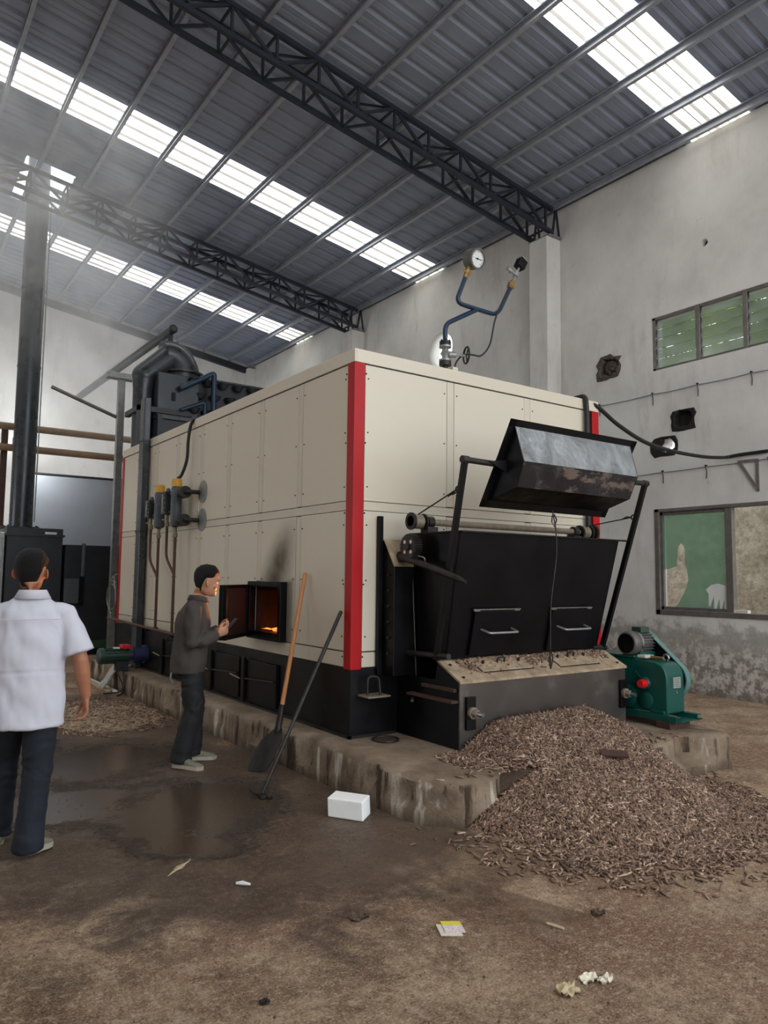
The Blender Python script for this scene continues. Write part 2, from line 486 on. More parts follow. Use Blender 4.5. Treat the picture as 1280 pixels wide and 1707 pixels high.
# ------------------------------------------------------------------ mesh helpers
class MB:
    def __init__(self):
        self.v = []
        self.f = []

    def add(self, vs, fs):
        o = len(self.v)
        self.v += [Vector(p) for p in vs]
        self.f += [tuple(i + o for i in q) for q in fs]
        return self

    def box(self, x0, x1, y0, y1, z0, z1):
        return self.hexa([(x0, y0, z0), (x1, y0, z0), (x1, y1, z0), (x0, y1, z0), (x0, y0, z1), (x1, y0, z1), (x1, y1, z1), (x0, y1, z1)])

    def hexa(self, p):
        return self.add(p, [(0, 3, 2, 1), (4, 5, 6, 7), (0, 1, 5, 4), (1, 2, 6, 5), (2, 3, 7, 6), (3, 0, 4, 7)])

    def bar(self, a, b, w, h, up=(0, 0, 1)):
        """rectangular bar from a to b, w across, h along up"""
        a, b = Vector(a), Vector(b)
        d = (b - a).normalized()
        u = Vector(up)
        if abs(d.dot(u)) > 0.98:
            u = Vector((1, 0, 0))
        s = d.cross(u).normalized()
        u = s.cross(d)
        s, u = s * w / 2, u * h / 2
        return self.hexa([a - s - u, a + s - u, a + s + u, a - s + u, b - s - u, b + s - u, b + s + u, b - s + u])

    def loft(self, rings, cap=True, closed=False):
        n = len(rings[0])
        vs = [p for r in rings for p in r]
        fs = []
        m = len(rings)
        for i in range(m if closed else m - 1):
            for j in range(n):
                a, b = i * n + j, i * n + (j + 1) % n
                c, d = ((i + 1) % m) * n + (j + 1) % n, ((i + 1) % m) * n + j
                fs.append((a, b, c, d))
        if cap and not closed:
            fs.append(tuple(range(n - 1, -1, -1)))
            fs.append(tuple((m - 1) * n + j for j in range(n)))
        return self.add(vs, fs)

    def cyl(self, a, b, r0, r1=None, n=16, cap=True):
        r1 = r0 if r1 is None else r1
        a, b = Vector(a), Vector(b)
        return self.lathe(a, b - a, [(r0, 0), (r1, 1)], n, cap)

    def lathe(self, a, axis, prof, n=20, cap=True):
        """prof: (radius, fraction along axis)"""
        a, axis = Vector(a), Vector(axis)
        d = axis.normalized()
        u = Vector((0, 0, 1)) if abs(d.z) < 0.9 else Vector((1, 0, 0))
        s = d.cross(u).normalized()
        u = s.cross(d)
        rings = []
        for r, t in prof:
            rings.append([a + axis * t + (s * math.cos(2 * math.pi * k / n) + u * math.sin(2 * math.pi * k / n)) * r for k in range(n)])
        return self.loft(rings, cap)

    def tube(self, pts, r, n=10, closed=False):
        pts = [Vector(p) for p in pts]
        rad = r if isinstance(r, (list, tuple)) else [r] * len(pts)
        rings = []
        up = None
        m = len(pts)
        for i, p in enumerate(pts):
            if closed:
                d = (pts[(i + 1) % m] - pts[i - 1]).normalized()
            else:
                d = (pts[min(i + 1, m - 1)] - pts[max(i - 1, 0)]).normalized()
            if up is None:
                up = Vector((0, 0, 1)) if abs(d.z) < 0.9 else Vector((1, 0, 0))
            s = d.cross(up)
            if s.length < 1e-6:
                s = d.cross(Vector((0.3, 0.9, 0.1)))
            s.normalize()
            up = s.cross(d).normalized()
            rings.append([p + (s * math.cos(2 * math.pi * k / n) + up * math.sin(2 * math.pi * k / n)) * rad[i] for k in range(n)])
        return self.loft(rings, True, closed)

    def prism(self, poly, axis, a, b):
        """poly in the two other axes (order y,z / x,z / x,y)"""
        def P(p, w):
            return {'x': (w, p[0], p[1]), 'y': (p[0], w, p[1]), 'z': (p[0], p[1], w)}[axis]
        n = len(poly)
        vs = [P(p, a) for p in poly] + [P(p, b) for p in poly]
        fs = [tuple(range(n - 1, -1, -1)), tuple(range(n, 2 * n))]
        fs += [(i, (i + 1) % n, n + (i + 1) % n, n + i) for i in range(n)]
        return self.add(vs, fs)

    def sphere(self, c, r, nu=12, nv=8, rot=None):
        c = Vector(c)
        rx, ry, rz = r if isinstance(r, (tuple, list)) else (r, r, r)
        rings = []
        for i in range(1, nv):
            th = math.pi * i / nv
            ring = []
            for j in range(nu):
                ph = 2 * math.pi * j / nu
                p = Vector((rx * math.sin(th) * math.cos(ph), ry * math.sin(th) * math.sin(ph), rz * math.cos(th)))
                ring.append(c + (rot @ p if rot else p))
            rings.append(ring)
        return self.loft(rings, True)

    def mesh(self, name, origin=(0, 0, 0)):
        o = Vector(origin)
        me = bpy.data.meshes.new(name)
        me.from_pydata([tuple(p - o) for p in self.v], [], self.f)
        bm = bmesh.new()
        bm.from_mesh(me)
        bmesh.ops.recalc_face_normals(bm, faces=bm.faces)
        bm.to_mesh(me)
        bm.free()
        return me


def wloc(o):
    l = Vector((0, 0, 0))
    while o is not None:
        l = l + o.location
        o = o.parent
    return l


def tag(o, label=None, cat=None, group=None, kind=None):
    if label:
        o['label'] = label
    if cat:
        o['category'] = cat
    if group:
        o['group'] = group
    if kind:
        o['kind'] = kind
    return o


def link(name, me, mat, parent=None, loc=(0, 0, 0), smooth=40, bevel=0):
    o = bpy.data.objects.new(name, me)
    COL.objects.link(o)
    if parent is not None:
        o.parent = parent
    o.location = loc
    if mat is not None and not me.materials:
        me.materials.append(mat)
    if smooth:
        me.polygons.foreach_set('use_smooth', [True] * len(me.polygons))
        me.set_sharp_from_angle(angle=R(smooth))
    if bevel:
        b = o.modifiers.new('bevel', 'BEVEL')
        b.width = bevel
        b.segments = 2
        b.limit_method = 'ANGLE'
        b.angle_limit = R(40)
    return o


def build(mb, name, mat, parent=None, smooth=40, bevel=0, base=None):
    """one mesh object from world-space geometry; top-level ones get their origin at their base"""
    if isinstance(mat, str):
        mat = M[mat]
    if parent is not None:
        return link(name, mb.mesh(name, wloc(parent)), mat, parent, (0, 0, 0), smooth, bevel)
    if base is None:
        xs = [p.x for p in mb.v]
        ys = [p.y for p in mb.v]
        base = ((min(xs) + max(xs)) / 2, (min(ys) + max(ys)) / 2, min(p.z for p in mb.v))
    return link(name, mb.mesh(name, base), mat, None, base, smooth, bevel)


def empty(name, loc, label=None, cat=None, group=None, kind=None):
    o = bpy.data.objects.new(name, None)
    o.empty_display_size = 0.1
    COL.objects.link(o)
    o.location = loc
    return tag(o, label, cat, group, kind)


def arc(c, a, b, n=6, out=None):
    """quarter-bend points at corner c coming from a going to b (tangent lengths = |a-c|)"""
    a, b, c = Vector(a), Vector(b), Vector(c)
    return [(a * (1 - t) ** 2 + c * 2 * t * (1 - t) + b * t * t) for t in [i / n for i in range(n + 1)]]


def bend_path(pts, r=0.08, n=5):
    pts = [Vector(p) for p in pts]
    res = [pts[0]]
    for i in range(1, len(pts) - 1):
        p = pts[i]
        d0 = (pts[i - 1] - p)
        d1 = (pts[i + 1] - p)
        rr = min(r, d0.length * 0.45, d1.length * 0.45)
        res += arc(p, p + d0.normalized() * rr, p + d1.normalized() * rr, n)
    res.append(pts[-1])
    return res


def sag(a, b, drop, n=14):
    a, b = Vector(a), Vector(b)
    return [a.lerp(b, i / n) - Vector((0, 0, drop * 4 * (i / n) * (1 - i / n))) for i in range(n + 1)]

# ================================================================== SETTING
WX, WT = 9.85, 0.28          # inner face and thickness of the window wall
YB, YF = 21.2, -3.0          # back wall, open front
EAVE, SL = 8.23, 0.15


def zroof(x):
    return EAVE + SL * (WX - abs(x))


# ---- floor
b = MB()
b.box(-14, 14, -12, 24, -0.2, 0.0)
fl = build(b, 'floor', 'floor', smooth=0, base=(0, 0, 0))
tag(fl, 'brown dirt-covered concrete floor with damp patches and a puddle', None, None, 'structure')


# ---- walls (openings are real holes)
def wall_with_holes(name, outer, holes, thick, place, mat):
    cu = bpy.data.curves.new(name, 'CURVE')
    cu.dimensions = '2D'
    cu.fill_mode = 'BOTH'
    cu.extrude = thick / 2
    for poly in [outer] + holes:
        s = cu.splines.new('POLY')
        s.points.add(len(poly) - 1)
        for p, q in zip(s.points, poly):
            p.co = (q[0], q[1], 0, 1)
        s.use_cyclic_u = True
    o = bpy.data.objects.new('tmp', cu)
    COL.objects.link(o)
    dg = bpy.context.evaluated_depsgraph_get()
    me = bpy.data.meshes.new_from_object(o.evaluated_get(dg))
    bpy.data.objects.remove(o)
    for v in me.vertices:
        v.co = place(v.co)
    bm = bmesh.new()
    bm.from_mesh(me)
    bmesh.ops.remove_doubles(bm, verts=bm.verts, dist=0.0005)
    bmesh.ops.recalc_face_normals(bm, faces=bm.faces)
    bm.to_mesh(me)
    bm.free()
    me.name = name
    me.materials.clear()
    w = link(name, me, M[mat], None, (0, 0, 0), 0)
    return tag(w, None, None, None, 'structure')


def blob(cy, cz, ry, rz, n, jit, seed):
    r = random.Random(seed)
    return [(cy + ry * (1 + r.uniform(-jit, jit)) * math.cos(2 * math.pi * k / n), cz + rz * (1 + r.uniform(-jit, jit)) * math.sin(2 * math.pi * k / n)) for k in range(n)]


def rect(y0, y1, z0, z1):
    return [(y0, z0), (y1, z0), (y1, z1), (y0, z1)]


W1 = (4.0, 6.75, 4.82, 5.66)
W2 = (4.1, 6.76, 1.10, 2.68)
H_ROUND = blob(11.86, 6.43, 0.38, 0.37, 36, 0.0, 1)
H_A = blob(6.52, 3.64, 0.115, 0.12, 14, 0.22, 2)
H_B = blob(6.25, 4.0, 0.15, 0.13, 16, 0.18, 3)
H_C = blob(7.56, 5.07, 0.17, 0.16, 18, 0.25, 4)
H_D = blob(5.84, 6.55, 0.055, 0.055, 12, 0.12, 5)
wr = wall_with_holes('wall_right', rect(YF, YB + 0.25, -0.15, 8.17), [rect(*W1), rect(*W2), H_ROUND, H_A, H_B, H_C, H_D], WT,
                     lambda c: Vector((WX + WT / 2 + c.z, c.x, c.y)), 'wall')
tag(wr, 'whitewashed side wall with windows, broken holes and damp peeling foot')

g = [(-WX - WT, -0.15), (WX + 0.02, -0.15), (WX + 0.02, 8.19), (0, zroof(0) - 0.03), (-WX - WT, 8.19)]
wb = wall_with_holes('wall_back', g, [], 0.25, lambda c: Vector((c.x, YB + 0.125 + c.z, c.y)), 'wall')
tag(wb, 'plain off-white gable wall behind the boiler')
wl = wall_with_holes('wall_left', rect(YF, YB + 0.25, -0.15, 8.17), [rect(12.5, 18.5, 0.0, 4.6)], WT, lambda c: Vector((-WX - WT / 2 + c.z, c.x, c.y)), 'wall')  # unseen doorway added to bring daylight into the back of the hall
tag(wl, 'whitewashed wall on the far side of the hall with an added opening for daylight')

wf = wall_with_holes('wall_front_added', rect(-WX - WT, -0.3, -0.15, 9.6), [], WT, lambda c: Vector((c.x, YF + c.z, c.y)), 'wall')  # added out of view to hold light off the boiler's side face
tag(wf, 'whitewashed part front wall added out of view to cut light on the boiler')

# crumbled cavities that do not go through: rough masonry set back inside the holes
for i, (cy, cz, r, m, d) in enumerate([(6.25, 4.0, 0.20, 'soot', 0.10), (7.56, 5.07, 0.24, 'rubble', 0.12), (5.84, 6.55, 0.09, 'soot', 0.09)]):
    b = MB()
    rings = []
    for k in range(7):
        rr = r * (1 - k / 7.0)
        rings.append([Vector((WX + d + 0.05 * noise.noise(Vector((k * 2.1, j * 1.7, i * 5))) - 0.02 * k * (1 if i == 1 else -1), cy + rr * math.cos(2 * math.pi * j / 18), cz + rr * math.sin(2 * math.pi * j / 18))) for j in range(18)])
    b.loft(rings, cap=True)
    build(b, 'cavity_masonry', m, wr, smooth=30)
# sooty broken plaster rims, proud of the wall
def rim(cy, cz, hole, outer, m, seed, th=0.012, deep=0.12):
    b = MB()
    n = len(hole)
    r = random.Random(seed)
    a = [Vector((WX + deep, cy + (p[0] - cy) * 0.95, cz + (p[1] - cz) * 0.95)) for p in hole]
    a2 = [Vector((WX - th * r.uniform(0.5, 1.5), cy + (p[0] - cy) * 1.08, cz + (p[1] - cz) * 1.08)) for p in hole]
    o2 = [Vector((WX - th * r.uniform(0.3, 1.0), p[0], p[1])) for p in outer]
    o1 = [Vector((WX + 0.004, cy + (p[0] - cy) * 1.04, cz + (p[1] - cz) * 1.04)) for p in outer]
    a1 = [Vector((WX - 0.002, cy + (p[0] - cy) * 0.97, cz + (p[1] - cz) * 0.97)) for p in hole]
    b.loft([a, a1, a2, o2, o1], cap=False)
    build(b, 'broken_plaster_rim', m, wr, smooth=30)


def sqblob(cy, cz, ry, rz, n, jit, seed):
    r = random.Random(seed)
    out = []
    for k in range(n):
        t = 2 * math.pi * k / n
        c, s = math.cos(t), math.sin(t)
        q = 1 / max(abs(c), abs(s)) ** 0.75
        out.append((cy + ry * q * c * (1 + r.uniform(-jit, jit)), cz + rz * q * s * (1 + r.uniform(-jit, jit))))
    return out


rim(6.52, 3.64, H_A, sqblob(6.57, 3.62, 0.24, 0.15, 14, 0.08, 12), 'soot', 22, 0.012, 0.05)
rim(6.25, 4.0, H_B, sqblob(6.25, 3.99, 0.20, 0.16, 16, 0.12, 13), 'soot', 23)
rim(7.56, 5.07, H_C, sqblob(7.57, 5.06, 0.23, 0.20, 18, 0.22, 14), 'rubble', 24, 0.02)

# pillars carrying the trusses
for n_, y0 in ((1, 8.56), (2, 14.79)):
    b = MB()
    b.box(9.5, WX, y0, y0 + 0.42, 0, 7.60)
    o = build(b, 'trim_%d' % n_, 'wall', smooth=0, bevel=0.012)
    tag(o, 'square whitewashed wall pillar under the %s roof truss' % ('nearer' if n_ == 1 else 'farther'), None, None, 'structure')
b = MB()
b.box(9.6, WX, 20.9, YB, 0, 8.05)
tag(build(b, 'trim_3', 'wall', smooth=0, bevel=0.01), 'whitewashed corner pillar where the gable wall meets the window wall', None, None, 'structure')
b = MB()
b.hexa([(0, YB - 0.12, zroof(0) - 0.34), (9.8, YB - 0.12, zroof(9.8) - 0.34), (9.8, YB, zroof(9.8) - 0.34), (0, YB, zroof(0) - 0.34),
        (0, YB - 0.12, zroof(0) - 0.16), (9.8, YB - 0.12, zroof(9.8) - 0.16), (9.8, YB, zroof(9.8) - 0.16), (0, YB, zroof(0) - 0.16)])
tag(build(b, 'trim_4', 'truss', smooth=0), 'dark strip standing in for shaded gaps under the roof at the gable wall', None, None, 'structure')  # dark bar drawn where the gaps under the roof go dark

# ---- roof: corrugated sheets, translucent strips, purlins
ceil = empty('ceiling', (0, 0, 0), 'blue grey corrugated sheet roof over steel purlins', None, None, 'structure')


def sheet(y0, y1, x0, x1, nrib):
    """trapezoid-ribbed sheet running down the slope"""
    prof = []
    p = (y1 - y0) / nrib
    for k in range(nrib):
        c = y0 + p * (k + 0.5)
        prof += [(c - 0.058, 0), (c - 0.022, 0.036), (c + 0.022, 0.036), (c + 0.058, 0)]
        if k < nrib - 1:
            m_ = c + p / 2
            prof += [(m_ - 0.012, 0), (m_, 0.008), (m_ + 0.012, 0)]
    prof = [(y0, 0)] + prof + [(y1 + 0.015, 0.002)]
    b = MB()
    ra = [Vector((x0, y, zroof(x0) + h)) for y, h in prof]
    rb = [Vector((x1, y, zroof(x1) + h)) for y, h in prof]
    n = len(prof)
    top = [Vector((v.x, v.y, v.z + 0.004)) for v in ra], [Vector((v.x, v.y, v.z + 0.004)) for v in rb]
    b.add(ra + rb, [(i, i + 1, n + i + 1, n + i) for i in range(n - 1)])
    b.add(top[0] + top[1], [(i, n + i, n + i + 1, i + 1) for i in range(n - 1)])
    return b


SKY = [(-0.9, 0.0), (5.14, 6.04), (11.85, 12.8), (17.5, 18.35)]
bounds = [YF]
for a_, b_ in SKY:
    k = max(1, round((a_ - bounds[-1]) / 0.9))
    s0 = bounds[-1]
    bounds += [s0 + (a_ - s0) * (i + 1) / k for i in range(k)] + [b_]
s0 = bounds[-1]
bounds += [s0 + (YB + 0.3 - s0) * (i + 1) / 4 for i in range(4)]
wn = 3
HOLE = (15.5, 16.4, 2.15, 3.02)
for y0, y1 in zip(bounds[:-1], bounds[1:]):
    is_sky = any(abs(y0 - a_) < 1e-6 for a_, _ in SKY)
    for sgn in (1, -1):
        spans = [(0.0, 10.35)]
        if not is_sky and sgn == 1 and y0 < HOLE[1] and y1 > HOLE[0]:
            spans = [(0.0, HOLE[2]), (HOLE[3], 10.35)]
        for xa, xb in spans:
            bm_ = sheet(y0, y1, xa * sgn, xb * sgn, 3)
            if is_sky:
                o = build(bm_, 'window_%d' % wn, 'skylight', None, smooth=0, base=(5 * sgn, (y0 + y1) / 2, zroof(5)))
                tag(o, 'bright translucent roof light strip, %s' % {(-0.9, 1): 'over the open front', (5.14, 1): 'nearest the window wall corner above the louvres', (11.85, 1): 'between the two roof trusses', (17.5, 1): 'between the farther truss and the gable wall'}.get((y0, sgn), 'on the far roof slope'), None, None, 'structure')
                wn += 1
            else:
                build(bm_, 'roof_sheet', 'roof', ceil, smooth=0)

PX = [9.72] + [9.07 - 0.835 * k for k in range(11)]
for sgn in (1, -1):
    for x in PX:
        if sgn == -1 and x > 9.8:
            continue
        z1 = zroof(x) - 0.002
        w, h, t_, lip = 0.06, 0.13, 0.006, 0.018
        xs = x * sgn
        poly = [(xs, z1), (xs, z1 - h), (xs - w, z1 - h), (xs - w, z1 - h + lip), (xs - w + t_, z1 - h + lip), (xs - w + t_, z1 - h + t_), (xs - t_, z1 - h + t_), (xs - t_, z1 - t_),
                (xs - w + t_, z1 - t_), (xs - w + t_, z1 - lip), (xs - w, z1 - lip), (xs - w, z1)]
        b = MB()
        b.prism(poly, 'y', YF, YB)
        build(b, 'purlin', 'purlin', ceil, smooth=0)

# ---- roof trusses
def truss(y0, y1, label):
    root = empty('roof_truss', (9.5, (y0 + y1) / 2, 7.6), label, 'truss', 'steel roof trusses')
    ztop = lambda x: zroof(x) - 0.175
    zbot = lambda x: zroof(x) - 0.60

    def part(name, a, c, w, h=None):
        b = MB()
        b.bar(a, c, w, h or w)
        return build(b, name, 'truss', root, smooth=0)
    xr = 9.62
    for y in (y0, y1):
        for zf, nm in ((ztop, 'top_chord'), (zbot, 'bottom_chord')):
            part(nm, (xr, y, zf(xr)), (0, y, zf(0)), 0.065)
            part(nm, (0, y, zf(0)), (-xr, y, zf(xr)), 0.055)
    P_ = 0.655
    xs = [9.45 - P_ * k for k in range(17)]
    for i, x in enumerate(xs):
        nx = x - P_
        for y in (y0, y1):
            part('web_post', (x, y, zbot(x)), (x, y, ztop(x)), 0.035)
            if i < 16:
                if i % 2 == 0:
                    part('web_diagonal', (x, y, zbot(x)), (nx, y, ztop(nx)), 0.04)
                else:
                    part('web_diagonal', (x, y, ztop(x)), (nx, y, zbot(nx)), 0.04)
        part('cross_tie', (x, y0, zbot(x)), (x, y1, zbot(x)), 0.03)
        part('cross_tie', (x, y0, ztop(x)), (x, y1, ztop(x)), 0.03)
        if i % 2 == 0:
            part('cross_brace', (x, y0, zbot(x)), (x, y1, ztop(x)), 0.028)
        elif i < 16:
            part('cross_brace', (x, y0, ztop(x)), (nx, y1, ztop(nx)), 0.028)
    for y in (y0, y1):
        part('bearing_bracket', (9.80, y, 7.60), (9.72, y, 8.10), 0.03)
        part('bearing_bracket', (9.62, y, 7.60), (9.70, y, 8.10), 0.03)
    b = MB()
    b.box(9.52, 9.84, y0 - 0.03, y1 + 0.03, 7.60, 7.625)
    build(b, 'bearing_plate', 'galv', root, smooth=0)
    return root


truss(8.54, 8.98, 'dark blue steel box truss spanning the hall nearest the viewer')
truss(14.77, 15.21, 'dark blue steel box truss crossing behind the boiler in thin smoke')

# ---- window 1: louvre window high in the wall
w1 = empty('window_1', (WX, W1[0], W1[2]), 'high louvred window with grimy glass blades', None, None, 'structure')
y0, y1, z0, z1 = W1
for nm, bx in (('window_frame', (WX + 0.02, WX + 0.10, y0, y1, z0, z0 + 0.035)), ('window_frame', (WX + 0.02, WX + 0.10, y0, y1, z1 - 0.035, z1)),
               ('window_frame', (WX + 0.02, WX + 0.10, y0, y0 + 0.04, z0, z1)), ('window_frame', (WX + 0.02, WX + 0.10, y1 - 0.05, y1, z0, z1))):
    b = MB()
    b.box(*bx)
    build(b, nm, 'alu', w1, smooth=0)
ms = [y0, 4.55, 5.272, 5.988, y1 - 0.02]
for y in ms[1:-1]:
    b = MB()
    b.box(WX + 0.0, WX + 0.10, y - 0.03, y + 0.03, z0, z1)
    build(b, 'mullion', 'alu', w1, smooth=0, bevel=0.004)
for a_, c_ in zip(ms[:-1], ms[1:]):
    nb = 5
    for k in range(nb):
        zc = z0 + 0.035 + (k + 0.5) * (z1 - z0 - 0.07) / nb
        b = MB()
        # each blade leans inwards at its lower edge
        p0 = Vector((WX + 0.015, 0, zc - 0.085))
        p1 = Vector((WX + 0.095, 0, zc + 0.085))
        nrm = Vector((0.9, 0, -0.43)) * 0.005
        ya, yc = a_ + 0.032, c_ - 0.032
        q = []
        for yy in (ya, yc):
            q += [Vector((p.x, yy, p.z)) + s for p, s in ((p0, -nrm), (p1, -nrm), (p1, nrm), (p0, nrm))]
        b.hexa([q[0], q[4], q[7], q[3], q[1], q[5], q[6], q[2]])
        build(b, 'louvre_blade', 'louvre_glass', w1, smooth=0)
    for yy in (a_ + 0.03, c_ - 0.03):
        b = MB()
        b.bar((WX + 0.05, yy, z0 + 0.03), (WX + 0.05, yy, z1 - 0.03), 0.006, 0.03)
        build(b, 'louvre_clip_strip', 'darksteel', w1, smooth=0)

# ---- window 2: low sliding window, broken green pane
w2 = empty('window_2', (WX, W2[0], W2[2]), 'low aluminium window with a broken green pane beside an open bay', None, None, 'structure')
y0, y1, z0, z1 = W2
FR = 0.075
for bx in ((WX - 0.015, WX + 0.12, y0, y1, z0, z0 + FR), (WX - 0.015, WX + 0.12, y0, y1, z1 - 0.05, z1), (WX - 0.015, WX + 0.12, y1 - FR, y1, z0, z1), (WX - 0.015, WX + 0.12, y0, y0 + FR, z0, z1)):
    b = MB()
    b.box(*bx)
    build(b, 'window_frame', 'alu', w2, smooth=0, bevel=0.006)
ym = 5.60
b = MB()
b.box(WX + 0.0, WX + 0.09, ym - 0.05, ym + 0.055, z0 + 0.05, z1 - 0.04)
build(b, 'mullion', 'alu', w2, smooth=0, bevel=0.005)
for bx in ((WX + 0.02, WX + 0.07, 6.645, 6.69, z0 + FR, z1 - 0.05), (WX + 0.02, WX + 0.07, ym, 6.69, z0 + FR, z0 + 0.12), (WX + 0.02, WX + 0.07, ym, 6.69, z1 - 0.10, z1 - 0.05)):
    b = MB()
    b.box(*bx)
    build(b, 'sash_rail', 'alu', w2, smooth=0)
# green pane with the bite broken out of it
pane = [(6.65, z1 - 0.10), (ym, z1 - 0.10), (ym, z0 + 0.12), (6.47, z0 + 0.12), (6.436, 1.25), (6.36, 1.37), (6.28, 1.52), (6.255, 1.62), (6.27, 1.75), (6.302, 1.86), (6.300, 2.06), (6.325, 2.13), (6.36, 2.155), (6.405, 2.11),
        (6.43, 1.95), (6.44, 1.82), (6.50, 1.80), (6.58, 1.775), (6.65, 1.77)]
pg = wall_with_holes('glass_pane', pane, [], 0.006, lambda c: Vector((WX + 0.045 + c.z, c.x, c.y)), 'green_glass')
pg.parent = w2
pg.data.transform(Matrix.Translation(-wloc(w2)))
pg['label'] = 'green glass pane with a jagged piece missing'
del pg['kind']
# white paint splash with runs on the pane
b = MB()
sp = [(5.98, 1.48), (5.90, 1.55), (5.80, 1.57), (5.70, 1.55), (5.62, 1.58), (5.60, 1.40)]
sp += [(5.62, 1.20), (5.64, 1.20), (5.65, 1.36), (5.68, 1.18), (5.70, 1.18), (5.71, 1.36), (5.75, 1.22), (5.77, 1.22), (5.78, 1.38), (5.84, 1.19), (5.86, 1.19), (5.86, 1.40), (5.92, 1.25), (5.94, 1.25), (5.94, 1.42)]
b.prism(sp, 'x', WX + 0.034, WX + 0.040)
build(b, 'paint_splash', 'white_plastic', w2, smooth=0)
b = MB()
b.box(WX + 0.0, WX + 0.08, 5.36, 5.56, z0 + FR, z0 + 0.115)
build(b, 'tile_offcut', 'paper', w2, smooth=0)

# ---- outside: neighbouring wall and a tree seen through the openings
b = MB()
ny, nz = 60, 40
vs, fs = [], []
for i in range(ny + 1):
    for j in range(nz + 1):
        y, z = 1.5 + 10 * i / ny, 3.3 * j / nz
        vs.append((12.35 + 0.05 * noise.noise(Vector((y * 3, z * 3, 1))) + 0.03 * noise.noise(Vector((y * 9, z * 9, 4))), y, z))
for i in range(ny):
    for j in range(nz):
        a = i * (nz + 1) + j
        fs.append((a, a + nz + 1, a + nz + 2, a + 1))
b.add(vs, fs)
b.box(12.45, 12.7, 1.5, 11.5, 0, 3.3)
tag(build(b, 'wall_outside', 'outside', smooth=40), 'rough mossy wall of the yard behind the low window', None, None, 'structure')


def tree(x, y, z0, h, r, seed, label):
    root = empty('tree', (x, y, 0), label, 'tree', 'trees behind the yard wall')
    b = MB()
    b.tube([(x, y, 0), (x + 0.05, y, z0), (x, y + 0.05, z0 + h * 0.7)], [0.16, 0.12, 0.05], 8)
    build(b, 'trunk', 'trunk', root)
    b = MB()
    q = random.Random(seed)
    for k in range(1500):
        while True:
            p = Vector((q.uniform(-1, 1), q.uniform(-1, 1), q.uniform(-1, 1)))
            if 0.3 < p.length < 1:
                break
        c = Vector((x + p.x * r, y + p.y * r, z0 + h / 2 + p.z * h / 2))
        d1 = Vector((q.uniform(-1, 1), q.uniform(-1, 1), q.uniform(-1, 1))).normalized()
        d2 = d1.orthogonal().normalized()
        l_, w_ = q.uniform(0.16, 0.30), q.uniform(0.08, 0.13)
        b.add([c - d1 * l_, c + d2 * w_, c + d1 * l_, c - d2 * w_], [(0, 1, 2, 3)])
    tag(build(b, 'foliage', 'leaf', root, smooth=0), None, None, None, 'stuff')


tree(15.2, 7.3, 5.5, 4.2, 1.75, 3, 'bushy green tree outside the louvred window')
tree(15.6, 11.2, 5.5, 4.4, 1.9, 5, 'bushy green tree outside beyond the louvred window')

# ---- concrete plinth under the boiler
def plinth():
    foot = [(3.06, 12.1), (3.02, 8.8), (3.05, 6.9), (3.07, 5.3), (3.07, 4.2), (3.10, 3.95), (3.30, 3.72), (3.66, 3.69), (3.80, 3.72), (4.6, 3.70), (5.6, 3.66), (6.28, 3.60), (6.36, 3.75), (6.55, 4.3), (6.9, 5.4), (6.9, 12.1)]
    pts = []
    for (a, c) in zip(foot, foot[1:] + foot[:1]):
        a, c = Vector(a), Vector(c)
        n = max(1, int((c - a).length / 0.05))
        pts += [a.lerp(c, i / n) for i in range(n)]
    N = len(pts)
    ctr = Vector((4.9, 7))
    H = 0.30

    def ring(inset, z, amp, s):
        out = []
        for i, p in enumerate(pts):
            t = (pts[(i + 1) % N] - pts[i - 1]).normalized()
            nr = Vector((t.y, -t.x))
            if (ctr - p).dot(nr) < 0:
                nr = -nr
            nz = noise.noise(Vector((p.x * 3, p.y * 3, z * 4 + s))) + 0.6 * noise.noise(Vector((p.x * 11, p.y * 11, z * 11 + s)))
            chip = max(0, noise.noise(Vector((p.x * 2.3 + 7, p.y * 2.3, 3))) - 0.10) * 0.34 if z > 0.10 else 0
            if p.y < 4.6 and p.x < 4.2 and z > 0.12:
                chip += 0.13 * max(0, noise.noise(Vector((p.x * 5, p.y * 5, z * 6))))
            q = p + nr * (inset + amp * nz + chip)
            out.append(Vector((q.x, q.y, z)))
        return out
    rings = [ring(0, -0.02, 0.012, 0), ring(0, 0.07, 0.012, 0), ring(0, 0.14, 0.014, 0), ring(0.004, 0.21, 0.016, 0), ring(0.01, 0.265, 0.016, 0), ring(0.035, 0.292, 0.015, 0), ring(0.10, H, 0.012, 0)]
    b = MB()
    b.loft(rings, cap=False)
    k0 = len(b.v)
    b.add(rings[-1] + [Vector((4.9, 7, H))], [(i, (i + 1) % N, N) for i in range(N)])
    b.add(rings[0] + [Vector((4.9, 7, -0.02))], [((i + 1) % N, i, N) for i in range(N)])
    o = build(b, 'concrete_plinth', 'plinth', smooth=50, base=(4.9, 7, 0))
    return tag(o, 'low weathered concrete plinth carrying the boiler, chipped edges and whitewash streaks', 'plinth')


plinth()

# ================================================================== BOILER
BX0, BX1, BY0, BY1 = 3.36, 6.53, 5.18, 11.88
ZP, ZC, ZT = 0.30, 0.864, 3.55


